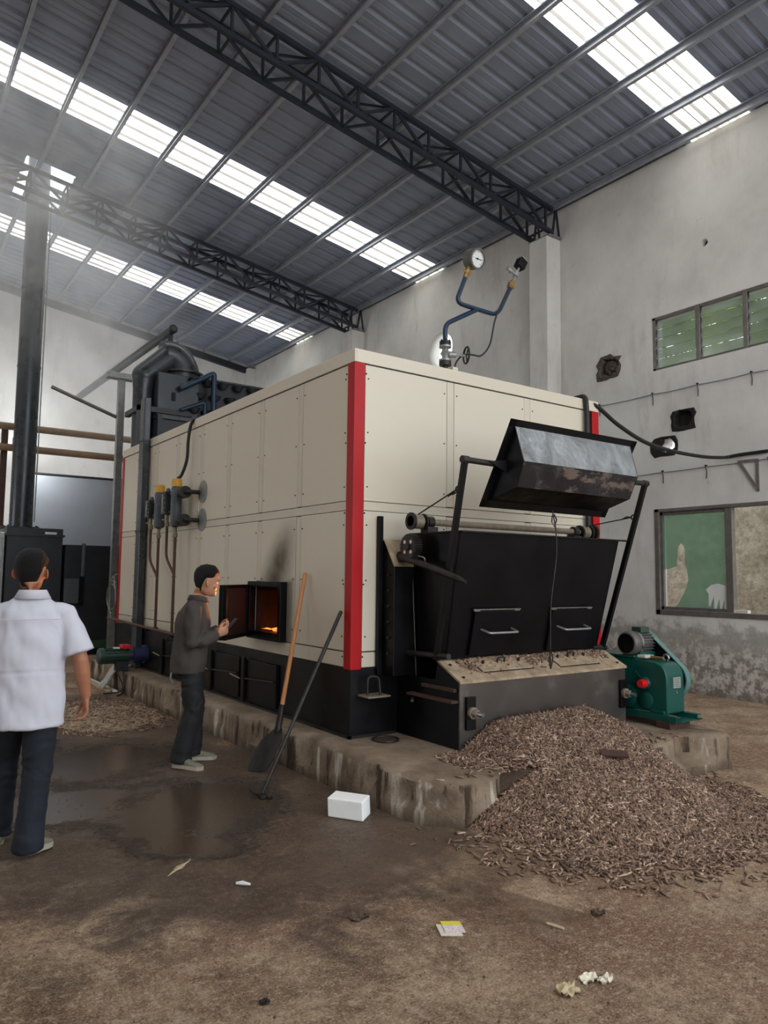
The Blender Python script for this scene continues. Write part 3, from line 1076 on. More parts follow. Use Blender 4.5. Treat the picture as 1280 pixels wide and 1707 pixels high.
def boiler():
    root = empty('boiler', (4.95, 8.5, ZP), 'large cream panelled industrial boiler with red corner posts and black base', 'boiler')
    P = lambda b, n, m, **k: build(b, n, m, root, **k)
    # core, slightly behind the sheets, with the fire-door chamber cut out of it
    b = MB()
    e = 0.012
    fy0, fy1, fz0, fz1 = 6.36, 6.98, 1.04, 1.50
    b.box(BX0 + 0.75, BX1 - e, BY0 + e, BY1 - e, ZC, ZT - 0.02)
    b.box(BX0 + e, BX0 + 0.75, BY0 + e, fy0, ZC, ZT - 0.02)
    b.box(BX0 + e, BX0 + 0.75, fy1, BY1 - e, ZC, ZT - 0.02)
    b.box(BX0 + e, BX0 + 0.75, fy0, fy1, fz1, ZT - 0.02)
    b.box(BX0 + e, BX0 + 0.75, fy0, fy1, ZC, fz0)
    P(b, 'casing', 'duct_dark', smooth=0)
    # firebox lining, embers
    b = MB()
    b.box(BX0 + 0.70, BX0 + 0.745, fy0, fy1, fz0, fz1)
    b.box(BX0 + 0.0, BX0 + 0.745, fy0 + 0.001, fy0 + 0.03, fz0, fz1)
    b.box(BX0 + 0.0, BX0 + 0.745, fy1 - 0.03, fy1 - 0.001, fz0, fz1)
    b.box(BX0 + 0.0, BX0 + 0.745, fy0, fy1, fz1 - 0.03, fz1 - 0.001)
    P(b, 'firebox_lining', 'fire_brick', smooth=0)
    b = MB()
    n = 14
    vs = [(BX0 + 0.05 + 0.66 * i / n, fy0 + 0.03 + (fy1 - fy0 - 0.06) * j / n, fz0 + 0.035 + 0.025 * noise.noise(Vector((i * 0.9, j * 0.9, 0)))) for i in range(n + 1) for j in range(n + 1)]
    b.add(vs, [(i * (n + 1) + j, (i + 1) * (n + 1) + j, (i + 1) * (n + 1) + j + 1, i * (n + 1) + j + 1) for i in range(n) for j in range(n)])
    o = P(b, 'ember_bed', 'fire', smooth=40)
    o['label'] = 'glowing orange ember bed'
    # side panels (two rows of eight), front panels (two rows of three)
    rows = [(0.995, 2.17), (2.255, 3.43)]
    pitch = (BY1 - 0.02 - 5.28) / 8
    screws = MB()

    def screw(x, y, z, ax):
        d = {'x': (-1, 0, 0), 'y': (0, -1, 0)}[ax]
        screws.cyl((x, y, z), Vector((x, y, z)) + Vector(d) * 0.008, 0.008, 0.005, 6)
    for r, (z0, z1) in enumerate(rows):
        for c in range(8):
            y0 = 5.285 + pitch * c + (0.0 if c == 0 else 0.047)
            y1 = 5.285 + pitch * (c + 1) - 0.047
            b = MB()
            if r == 0 and c == 1:
                # panel cut round the fire door
                for q in ((y0, fy0, z0, z1), (fy0, min(y1, fy1), fz1, z1), (fy0, min(y1, fy1), z0, fz0)):
                    b.box(BX0 - 0.004, BX0 + 0.011, *q)
                if y1 > fy1:
                    b.box(BX0 - 0.004, BX0 + 0.011, fy1, y1, z0, z1)
                P(b, 'side_panel', 'sooted', smooth=0)['label'] = 'cream side panel blackened by soot above the fire door'
            else:
                b.box(BX0 - 0.004, BX0 + 0.011, y0, y1, z0, z1)
                P(b, 'side_panel', 'cream', smooth=0, bevel=0.004)
            for yy in (y0 + 0.03, y1 - 0.03):
                for k in range(3):
                    screw(BX0 - 0.003, yy, z0 + 0.12 + (z1 - z0 - 0.24) * k / 2, 'x')
    fx = [(3.465, 4.375), (4.465, 5.395), (5.48, 6.385)]
    for z0, z1 in rows:
        for x0, x1 in fx:
            b = MB()
            b.box(x0, x1, BY0 - 0.004, BY0 + 0.011, z0, z1)
            P(b, 'front_panel', 'cream', smooth=0, bevel=0.004)
            for xx in (x0 + 0.03, x1 - 0.03):
                for k in range(3):
                    screw(xx, BY0 - 0.003, z0 + 0.12 + (z1 - z0 - 0.24) * k / 2, 'y')
    # flat cover strips between the panels
    def strip(*bx):
        b = MB()
        b.box(*bx)
        P(b, 'cover_strip', 'cream_strip', smooth=0, bevel=0.002)
    for c in range(1, 8):
        y = 5.285 + pitch * c
        for z0, z1 in ((0.995, 2.165), (2.26, 3.43)):
            if c == 2 and z0 < 1.2:
                strip(BX0 - 0.003, BX0 + 0.011, y - 0.04, y + 0.04, fz1 + 0.06, z1)
                strip(BX0 - 0.003, BX0 + 0.011, y - 0.04, y + 0.04, z0, fz0 - 0.06)
            else:
                strip(BX0 - 0.003, BX0 + 0.011, y - 0.04, y + 0.04, z0, z1)
    for x in (4.42, 5.437):
        strip(x - 0.04, x + 0.04, BY0 - 0.003, BY0 + 0.011, 0.995, 2.165)
        strip(x - 0.04, x + 0.04, BY0 - 0.003, BY0 + 0.011, 2.26, 3.43)
    strip(BX0 - 0.003, BX0 + 0.011, 5.285, BY1, 2.175, 2.25)
    strip(3.465, 6.385, BY0 - 0.003, BY0 + 0.011, 2.175, 2.25)
    strip(BX0 - 0.003, BX0 + 0.011, 5.285, BY1, ZC, 0.985)
    strip(3.465, 6.385, BY0 - 0.003, BY0 + 0.011, ZC, 0.985)
    # fascia and top sheet
    b = MB()
    b.box(BX0 - 0.012, BX0 + 0.01, BY0 - 0.012, BY1, 3.44, ZT)
    P(b, 'fascia', 'cream', smooth=0, bevel=0.004)
    b = MB()
    b.box(BX0 + 0.011, BX1 + 0.012, BY0 - 0.012, BY0 + 0.01, 3.44, ZT)
    P(b, 'fascia', 'cream', smooth=0, bevel=0.004)
    b = MB()
    b.box(BX0 - 0.01, BX1 + 0.01, BY0 - 0.01, BY1, ZT - 0.02, ZT + 0.004)
    P(b, 'top_sheet', 'cream_strip', smooth=0)
    # red corner posts
    for (xa, ya) in ((BX0, BY0), (BX1, BY0), (BX0, BY1), (BX1, BY1)):
        sx = 1 if xa == BX0 else -1
        sy = 1 if ya == BY0 else -1
        b = MB()
        b.prism([(xa - 0.012 * sx, ya - 0.012 * sy), (xa + 0.095 * sx, ya - 0.012 * sy), (xa + 0.095 * sx, ya + 0.01 * sy), (xa + 0.01 * sx, ya + 0.01 * sy), (xa + 0.01 * sx, ya + 0.095 * sy), (xa - 0.012 * sx, ya + 0.095 * sy)], 'z', ZC - 0.015, 3.44)
        P(b, 'corner_post', 'red', smooth=0, bevel=0.004)['label'] = 'red corner post'
        for k in range(5):
            z = 0.95 + 0.6 * k
            if ya == BY0 and xa == BX0:
                screw(xa - 0.012, ya + 0.11, z, 'x')
                screw(xa + 0.11, ya - 0.006, z, 'y')
    tag(P(screws, 'panel_screws', 'darksteel', smooth=0), None, None, None, 'stuff')
    # black base with skid, ash doors
    b = MB()
    b.box(BX0 - 0.005, BX1, BY0 - 0.01, BY1, ZP, ZC - 0.002)
    P(b, 'base', 'black_base', smooth=0, bevel=0.004)
    b = MB()
    b.box(BX0 - 0.03, BX0 - 0.005, BY0 - 0.035, BY1, ZP, ZP + 0.022)
    b.box(BX0 - 0.03, 3.80, BY0 - 0.035, BY0 - 0.01, ZP, ZP + 0.022)
    P(b, 'skid_rail', 'darksteel', smooth=0)
    for (y0, y1) in ((6.42, 7.12), (7.25, 7.98), (8.95, 9.6)):
        b = MB()
        b.box(BX0 - 0.045, BX0 - 0.005, y0, y1, 0.35, 0.76)
        d = P(b, 'ash_door', 'black_gloss', smooth=0, bevel=0.006)
        b = MB()
        b.box(BX0 - 0.075, BX0 - 0.045, y1 - 0.05, y1 + 0.02, 0.33, 0.78)
        build(b, 'hinge_plate', 'black', d, smooth=0, bevel=0.004)
        b = MB()
        b.cyl((BX0 - 0.06, y0 + 0.02, 0.60), (BX0 - 0.06, y1, 0.56), 0.009, n=8)
        build(b, 'latch_bar', 'darksteel', d)
        b = MB()
        b.cyl((BX0 - 0.085, y1 + 0.02, 0.56), (BX0 - 0.085, y1 + 0.26, 0.58), 0.008, n=8)
        build(b, 'latch_handle', 'steel', d)
    # fire door frame and open door
    b = MB()
    o = 0.055
    for q in ((fy0 - o, fy0, fz0 - o, fz1 + o), (fy1, fy1 + o, fz0 - o, fz1 + o), (fy0, fy1, fz1, fz1 + o), (fy0, fy1, fz0 - o, fz0 + 0.02)):
        b.box(BX0 - 0.075, BX0 + 0.02, *q)
    P(b, 'fire_door_frame', 'black', smooth=0, bevel=0.006)
    hx, hy = BX0 - 0.06, 7.06
    d = (Vector((2.845, 6.60, 0)) - Vector((hx, hy, 0)))
    L = d.length
    d.normalize()
    nr = Vector((-d.y, d.x, 0))
    if nr.y > 0:
        nr = -nr
    def slab(u0, u1, t0, t1, z0, z1):
        q = [Vector((hx, hy, 0)) + d * u + nr * t for u, t in ((u0, t0), (u1, t0), (u1, t1), (u0, t1))]
        return [Vector((p.x, p.y, z0)) for p in q] + [Vector((p.x, p.y, z1)) for p in q]
    b = MB()
    b.hexa(slab(0.045, L, -0.05, -0.012, 1.0, 1.52))
    dr = P(b, 'fire_door', 'black', smooth=0, bevel=0.005)
    dr['label'] = 'fire door standing open, rust red on its inner face'
    b = MB()
    b.hexa(slab(0.07, L - 0.03, -0.012, 0.012, 1.03, 1.495))
    build(b, 'door_lining', 'rust_door', dr, smooth=0, bevel=0.006)
    b = MB()
    for u0, u1, z0, z1 in ((0.045, 0.07, 1.0, 1.52), (L - 0.03, L, 1.0, 1.52), (0.07, L - 0.03, 1.0, 1.03), (0.07, L - 0.03, 1.495, 1.52)):
        b.hexa(slab(u0, u1, -0.012, 0.028, z0, z1))
    build(b, 'door_rim', 'black', dr, smooth=0, bevel=0.003)
    for z in (1.10, 1.42):
        b = MB()
        b.cyl((BX0 - 0.055, fy1 + 0.03, z), Vector((hx, hy, z)) + d * 0.07, 0.012, n=8)
        build(b, 'hinge_arm', 'darksteel', dr)
    # shelf and loop pipe on the base front
    b = MB()
    b.box(3.42, 3.64, 5.0, 5.17, 0.635, 0.65)
    s = P(b, 'base_shelf', 'steel', smooth=0, bevel=0.003)
    b = MB()
    b.tube(bend_path([(3.47, 5.09, 0.65), (3.47, 5.09, 0.80), (3.56, 5.06, 0.80), (3.57, 5.05, 0.65)], 0.07, 6), 0.011, 8)
    build(b, 'loop_pipe', 'darksteel', s)
    # lifting eye on top corner, small lip boxes on the top edge
    return root


boiler()

# firelight inside the chamber
lt = bpy.data.lights.new('firelight', 'SPOT')
lt.energy = 150
lt.spot_size = R(22)
lt.spot_blend = 0.6
lt.color = (1.0, 0.30, 0.08)
lt.shadow_soft_size = 0.08
lo = bpy.data.objects.new('firelight', lt)
COL.objects.link(lo)
lo.location = (3.98, 6.90, 1.14)
lo.rotation_euler = (Vector((2.56, 6.18, 1.50)) - Vector(lo.location)).to_track_quat('-Z', 'Y').to_euler()


# ---- black armoured cable down the front edge, and one looped along the side
def cable(name, pts, r, m, label, cat='cable'):
    b = MB()
    b.tube(pts, r, 8)
    return tag(build(b, name, m), label, cat)


cable('armoured_cable', bend_path([(6.30, 5.6, 3.575), (6.30, 5.145, 3.585), (6.30, 5.13, 3.4), (6.30, 5.13, 0.9)], 0.06), 0.028, 'rubber', 'thick black cable running down the boiler front beside its far red post')
pts = [(6.42, 5.25, 3.57), (6.54, 5.161, 3.489), (6.934, 5.209, 3.36), (7.535, 5.283, 3.241), (8.199, 5.364, 3.216), (9.026, 5.465, 3.246), (9.52, 5.52, 3.29), (9.80, 5.56, 3.33), (9.825, 5.40, 3.345), (9.825, 5.0, 3.347)]


def smooth_path(p, n=6):
    p = [Vector(q) for q in p]
    out = []
    for i in range(len(p) - 1):
        a, b_, c, d = p[max(i - 1, 0)], p[i], p[i + 1], p[min(i + 2, len(p) - 1)]
        for k in range(n):
            t = k / n
            out.append(0.5 * ((2 * b_) + (c - a) * t + (2 * a - 5 * b_ + 4 * c - d) * t * t + (3 * b_ - a - 3 * c + d) * t ** 3))
    return out + [p[-1]]


cable('power_cable', smooth_path(pts), 0.024, 'rubber', 'thick dark green cable sagging from the boiler top to the window wall')
cable('gauge_cable', smooth_path([(3.42, 8.75, 3.575), (3.33, 8.87, 3.52), (3.30, 8.90, 3.3), (3.29, 8.90, 3.05), (3.25, 8.95, 2.86), (3.20, 8.96, 2.80)]), 0.020, 'rubber', 'black cable hanging down the boiler side to the yellow-capped gauge column')

# ================================================================== FUEL HOPPER
HX0, HX1 = 3.83, 5.80


def hopper():
    root = empty('fuel_hopper', (4.83, 4.8, ZP), 'black steel fuel hopper bolted to the boiler front, with a dusty sloping trough below', 'hopper')
    P = lambda b, n, m, **k: build(b, n, m, root, **k)
    # mounting flange and cheek box against the boiler
    for xa in (3.595, 6.02):
        b = MB()
        b.box(xa, xa + 0.045, 5.13, 5.166, 0.80, 2.13)
        P(b, 'mounting_flange', 'black', smooth=0, bevel=0.003)
    b = MB()
    b.prism([(5.165, 0.80), (5.165, 1.93), (5.12, 1.92), (4.98, 1.71), (4.98, 0.80)], 'x', 3.645, 6.015)
    P(b, 'throat_box', 'black', smooth=0, bevel=0.006)
    b = MB()
    b.hexa([(3.64, 5.125, 1.925), (3.64, 4.975, 1.702), (3.86, 4.975, 1.702), (3.86, 5.125, 1.925), (3.64, 5.125, 1.935), (3.64, 4.975, 1.715), (3.86, 4.975, 1.715), (3.86, 5.125, 1.935)])
    P(b, 'throat_dust_cover', 'dusty', smooth=0)
    # hopper shell: four plates with an open mouth
    th = 0.012
    F = lambda z: 4.37 + (1.975 - z) * 0.2289      # front plane
    B = 4.97
    zt, zb = 1.972, 0.965
    def xl(z):
        return HX0 + (zt - z) * 0.06
    def xr(z):
        return HX1 - (zt - z) * 0.055
    b = MB()
    b.hexa([(xl(zb), F(zb), zb), (xr(zb), F(zb), zb), (xr(zb), F(zb) + th, zb), (xl(zb), F(zb) + th, zb), (xl(zt), F(zt), zt), (xr(zt), F(zt), zt), (xr(zt), F(zt) + th, zt), (xl(zt), F(zt) + th, zt)])
    P(b, 'front_plate', 'black_gloss', smooth=0)
    for f_, s, nm in ((xl, 1, 'side_plate'), (xr, -1, 'side_plate')):
        b = MB()
        b.hexa([(f_(zb), F(zb), zb), (f_(zb) + th * s, F(zb), zb), (f_(zb) + th * s, B, zb), (f_(zb), B, zb), (f_(zt), F(zt), zt), (f_(zt) + th * s, F(zt), zt), (f_(zt) + th * s, B, zt), (f_(zt), B, zt)])
        P(b, nm, 'black', smooth=0)
    b = MB()
    b.hexa([(xl(zb), B - th, zb), (xr(zb), B - th, zb), (xr(zb), B, zb), (xl(zb), B, zb), (xl(zt), B - th, zt), (xr(zt), B - th, zt), (xr(zt), B, zt), (xl(zt), B, zt)])
    P(b, 'back_plate', 'black', smooth=0)
    # mouth flange
    b = MB()
    b.box(HX0 - 0.0, 5.93, F(zt) - 0.035, F(zt) + 0.02, zt, zt + 0.012)
    b.box(HX0 - 0.03, HX0 + 0.02, F(zt) - 0.0, B + 0.02, zt, zt + 0.012)
    b.box(HX1 - 0.02, HX1 + 0.03, F(zt) - 0.0, B + 0.02, zt, zt + 0.012)
    b.box(HX0, HX1, B - 0.02, B + 0.03, zt, zt + 0.012)
    P(b, 'mouth_flange', 'black', smooth=0)
    b = MB()
    b.prism([(F(1.7), 1.70), (B, 1.78), (B, 1.70)], 'x', xl(1.7) + 0.02, xr(1.7) - 0.02)
    P(b, 'fuel_fill', 'dusty', smooth=0)
    # bolted seam strips on the side plate
    for k in range(6):
        b = MB()
        z = 0.98 + 0.13 * k
        b.cyl((3.628, 5.05, z), (3.646, 5.05, z), 0.012, n=6)
        P(b, 'flange_bolt', 'darksteel', smooth=0)
    b = MB()
    b.cyl((xl(1.6) - 0.012, 4.985, 1.70), (xl(0.97) - 0.012, 4.965, 0.72), 0.003, n=6)
    P(b, 'seam_rod', 'alu')
    # two sliding doors with hinge rod and handle
    for (x0, x1) in ((4.105, 4.60), (5.02, 5.53)):
        b = MB()
        z0, z1 = 0.985, 1.345
        t1, t0 = 0.03, 0.002
        b.hexa([(x0, F(z0) - t1, z0), (x1, F(z0) - t1, z0), (x1, F(z0) - t0, z0), (x0, F(z0) - t0, z0), (x0, F(z1) - t1, z1), (x1, F(z1) - t1, z1), (x1, F(z1) - t0, z1), (x0, F(z1) - t0, z1)])
        d = P(b, 'hopper_door', 'black_gloss', smooth=0, bevel=0.004)
        b = MB()
        b.cyl((x0 - 0.02, F(1.355) - 0.025, 1.357), (x1 + 0.02, F(1.355) - 0.025, 1.357), 0.006, n=8)
        for x in (x0 + 0.02, x1 - 0.02):
            b.cyl((x - 0.03, F(1.355) - 0.02, 1.35), (x + 0.03, F(1.355) - 0.02, 1.35), 0.010, n=8)
        build(b, 'hinge_rod', 'alu', d)
        b = MB()
        zh = 1.175
        xa, xb = x0 + 0.09, x1 - 0.06
        b.tube(bend_path([(xa, F(zh + 0.02) - 0.03, zh + 0.02), (xa + 0.02, F(zh) - 0.12, zh - 0.005), (xb + 0.0, F(zh) - 0.12, zh - 0.005), (xb, F(zh + 0.02) - 0.03, zh + 0.02)], 0.02, 3), 0.010, 8)
        build(b, 'door_handle', 'galv', d)
    # scuffed bent ear on the right side (round blank plate behind)
    b = MB()
    b.cyl((6.10, 4.93, 1.56), (6.13, 4.93, 1.56), 0.10, n=20)
    P(b, 'blank_flange', 'duct_dark', smooth=30)
    b = MB()
    b.cyl((5.76, 4.93, 1.56), (6.10, 4.93, 1.56), 0.03, n=10)
    P(b, 'blank_flange_stub', 'black')
    # lower trough
    TX0, TX1, TY = 3.83, 5.85, 4.36
    b = MB()
    b.box(TX0, TX1, TY, TY + 0.014, ZP + 0.003, 0.81)
    P(b, 'trough_front_plate', 'trough', smooth=0)
    for x in (TX0, TX1 - 0.014):
        b = MB()
        b.prism([(TY + 0.014, ZP), (5.165, ZP), (5.165, 0.80), (4.66, 0.80), (4.63, 0.94), (TY + 0.014, 0.81)], 'x', x, x + 0.014)
        P(b, 'trough_side_plate', 'black', smooth=0)
    b = MB()
    b.hexa([(TX0, TY - 0.004, 0.80), (TX1 + 0.02, TY - 0.004, 0.80), (TX1 + 0.02, 4.72, 0.985), (TX0 - 0.0, 4.72, 0.985), (TX0, TY - 0.004, 0.818), (TX1 + 0.02, TY - 0.004, 0.818), (TX1 + 0.02, 4.72, 1.0), (TX0, 4.72, 1.0)])
    P(b, 'trough_cover', 'dusty', smooth=0)
    C = lambda y: 0.818 + (y - TY) * 0.5
    for (x0, x1, y0, y1) in ((4.15, 4.72, 4.445, 4.66), (5.05, 5.56, 4.43, 4.65)):
        b = MB()
        b.hexa([(x0, y0, C(y0)), (x1, y0, C(y0)), (x1, y1, C(y1)), (x0, y1, C(y1)), (x0, y0, C(y0) + 0.012), (x1, y0, C(y0) + 0.012), (x1, y1, C(y1) + 0.012), (x0, y1, C(y1) + 0.012)])
        h = P(b, 'hatch_cover', 'dusty', smooth=0, bevel=0.003)
        b = MB()
        e_ = 0.012
        b.hexa([(x0 - e_, y0 - e_, C(y0 - e_)), (x1 + e_, y0 - e_, C(y0 - e_)), (x1 + e_, y1 + e_, C(y1 + e_)), (x0 - e_, y1 + e_, C(y1 + e_)), (x0 - e_, y0 - e_, C(y0 - e_) + 0.004), (x1 + e_, y0 - e_, C(y0 - e_) + 0.004), (x1 + e_, y1 + e_, C(y1 + e_) + 0.004), (x0 - e_, y1 + e_, C(y1 + e_) + 0.004)])
        build(b, 'hatch_gasket', 'soot', h, smooth=0)
        xm = (x0 + x1) / 2
        b = MB()
        ym = 4.54
        b.tube(bend_path([(xm - 0.04, ym, C(ym)), (xm - 0.04, ym - 0.01, C(ym) + 0.05), (xm + 0.04, ym - 0.01, C(ym) + 0.05), (xm + 0.04, ym, C(ym))], 0.02, 3), 0.008, 8)
        build(b, 'hatch_handle', 'darksteel', h)
        for xx in (x0 + 0.08, x1 - 0.08):
            b = MB()
            b.cyl((xx, ym, C(ym)), (xx, ym - 0.01, C(ym) + 0.035), 0.012, n=6)
            build(b, 'hatch_nut', 'darksteel', h, smooth=0)
    for x, y in ((3.90, 4.40), (3.90, 4.56), (5.80, 4.41)):
        b = MB()
        b.cyl((x, y, C(y) - 0.005), (x, y - 0.003, C(y) + 0.012), 0.012, n=6)
        P(b, 'cover_bolt', 'darksteel', smooth=0)
    # left-side rail, ledge and gap
    b = MB()
    b.prism([(4.38, 0.655), (4.95, 0.655), (4.95, 0.672), (4.38, 0.672)], 'x', 3.76, 3.835)
    P(b, 'side_ledge', 'dark_wood', smooth=0)
    b = MB()
    b.box(3.80, 3.832, 4.40, 4.80, 0.735, 0.76)
    P(b, 'side_rail', 'dark_wood', smooth=0)
    b = MB()
    b.cyl((3.80, 4.92, 0.60), (3.832, 4.95, 0.62), 0.014, n=8)
    P(b, 'side_pin', 'galv')
    # tension bearings on the front plate
    for x, z in ((3.93, 0.58), (5.80, 0.58)):
        b = MB()
        b.box(x - 0.05, x + 0.045, TY - 0.025, TY, z - 0.13, z + 0.12)
        k = P(b, 'bearing_plate', 'black', smooth=0, bevel=0.004)
        b = MB()
        b.cyl((x, TY - 0.02, z), (x, TY - 0.05, z), 0.045, n=16)
        b.cyl((x + 0.0, TY - 0.05, z), (x + 0.005, TY - 0.085, z), 0.033, n=6)
        build(b, 'adjusting_nut', 'steel', k, smooth=30)
        b = MB()
        b.cyl((x + 0.005, TY - 0.08, z), (x + 0.01, TY - 0.14, z - 0.003), 0.019, 0.016, 10)
        build(b, 'adjusting_screw', 'shiny', k)
    return root


hopper()


# ---- hoist: winding shaft, gear, lever, arms, scoop
def gear(c, r, w, teeth, hole=True):
    b = MB()
    rings = []
    n = teeth * 4
    for x in (c[0] - w / 2, c[0] + w / 2):
        ring = []
        for k in range(n):
            rr = r if k % 4 in (0, 1) else r * 0.88
            a = 2 * math.pi * k / n
            ring.append(Vector((x, c[1] + rr * math.cos(a), c[2] + rr * math.sin(a))))
        rings.append(ring)
    b.loft(rings)
    return b


def hoist():
    root = empty('scoop_hoist', (4.83, 4.8, ZP), 'winch hoist on the hopper: shaft, cable drums and two tilted lifting arms', 'hoist')
    P = lambda b, n, m, **k: build(b, n, m, root, **k)
    sy, sz = 4.82, 2.075
    b = MB()
    b.cyl((3.70, sy, sz), (5.98, sy, sz), 0.028, n=16)
    P(b, 'winding_shaft', 'steel')
    for x0, x1, s in ((3.69, 3.83, 1), (5.78, 5.93, -1)):
        b = MB()
        xe = x0 if s == 1 else x1
        b.cyl((xe, sy, sz), (xe + 0.015 * s, sy, sz), 0.072, n=24)
        b.cyl((x0, sy, sz), (x1, sy, sz), 0.045, n=20)
        xo = x1 if s == 1 else x0
        b.cyl((xo, sy, sz), (xo - 0.012 * s, sy, sz), 0.068, n=24)
        d = P(b, 'cable_drum', 'darksteel')
        b = MB()
        pts = []
        for k in range(0, 6 * 14 + 1):
            t = k / (6 * 14)
            a = 2 * math.pi * 6 * t
            pts.append((x0 + 0.03 + (x1 - x0 - 0.06) * t, sy + 0.053 * math.cos(a), sz + 0.053 * math.sin(a)))
        b.tube(pts, 0.009, 6)
        build(b, 'wire_coil', 'steel', d)
        xb = x1 + 0.06 if s == 1 else x0 - 0.07
        b = MB()
        b.box(xb - 0.055, xb + 0.055, sy - 0.05, sy + 0.05, 1.986, 2.035)
        b.cyl((xb - 0.03, sy, sz), (xb + 0.03, sy, sz), 0.05, n=16)
        P(b, 'shaft_bearing', 'darksteel', smooth=30, bevel=0.003)
    P(gear((5.985, sy, sz), 0.082, 0.03, 26), 'drum_gear', 'darksteel', smooth=0)
    b = gear((3.715, 4.84, 1.862), 0.108, 0.075, 34)
    gw = P(b, 'drive_gear', 'darksteel', smooth=0)
    b = MB()
    b.cyl((3.66, 4.84, 1.862), (3.80, 4.84, 1.862), 0.028, n=12)
    build(b, 'gear_hub', 'darksteel', gw)
    for k in range(4):
        a = math.pi / 4 + k * math.pi / 2
        b = MB()
        c = (3.676, 4.84 + 0.058 * math.cos(a), 1.862 + 0.058 * math.sin(a))
        b.cyl(c, (c[0] + 0.004, c[1], c[2]), 0.016, n=10)
        build(b, 'gear_hole', 'cream', gw)
    b = MB()
    b.tube([(3.70, 4.96, 1.785), (3.71, 4.60, 1.70), (3.72, 4.26, 1.61), (3.725, 4.18, 1.585)], [0.03, 0.028, 0.026, 0.012], 10)
    lv = P(b, 'lever_bar', 'darksteel')
    lv['label'] = 'grey tapered lever bar'
    b = MB()
    b.tube(bend_path([(3.70, 4.93, 1.79), (3.71, 4.83, 1.80), (3.75, 4.70, 1.775), (3.78, 4.74, 1.70)], 0.03), 0.007, 6)
    build(b, 'wire_tie', 'steel', lv)
    b = MB()
    b.cyl((3.70, 4.98, 1.785), (3.80, 4.98, 1.785), 0.045, n=14)
    build(b, 'lever_pivot', 'darksteel', lv)
    # arms
    for s, (bx, tx) in ((1, (3.805, 3.716)), (-1, (5.85, 5.95))):
        b = MB()
        b.bar((bx, 4.62, 0.96), (tx, 4.18, 2.51), 0.038, 0.046, (0, 1, 0.3))
        a = P(b, 'lifting_arm', 'black', smooth=0, bevel=0.004)
        b = MB()
        b.cyl((tx - 0.03 * s, 4.18, 2.51), (tx + 0.03 * s, 4.18, 2.51), 0.03, n=14)
        build(b, 'arm_boss', 'darksteel', a)
        b = MB()
        if s == 1:
            b.cyl((3.80, 4.98, 0.985), (3.81, 4.47, 1.0), 0.024, n=12)
            b.cyl((3.80, 4.62, 0.98), (3.92, 4.62, 0.98), 0.024, n=12)
        else:
            b.cyl((5.70, 4.62, 0.975), (5.90, 4.62, 0.965), 0.028, n=12)
        build(b, 'arm_pivot', 'darksteel', a)
        # hoist wire from drum to eye on the arm
        t = 0.86 if s == 1 else 0.80
        pe = Vector((bx, 4.62, 0.96)).lerp(Vector((tx, 4.18, 2.51)), t)
        xd = 3.76 if s == 1 else 5.85
        b = MB()
        b.tube([(xd, sy, sz + 0.053), pe + Vector((0, 0.045, 0.0))], 0.006, 6)
        build(b, 'hoist_wire', 'darksteel', a)
        b = MB()
        b.tube([pe + Vector((0, 0.035 + 0.022 * math.cos(q), 0.022 * math.sin(q))) for q in [2 * math.pi * k / 12 for k in range(12)]], 0.007, 6, closed=True)
        m_ = Vector((xd, sy, sz + 0.053)).lerp(pe, 0.72)
        b.tube([m_, m_ + Vector((0.02, -0.05, 0.03)), m_ + Vector((0.01, -0.09, 0.025)), m_ + Vector((0, -0.05, 0.01))], 0.006, 6)
        build(b, 'wire_eye', 'darksteel', a)
    return root


hoist()


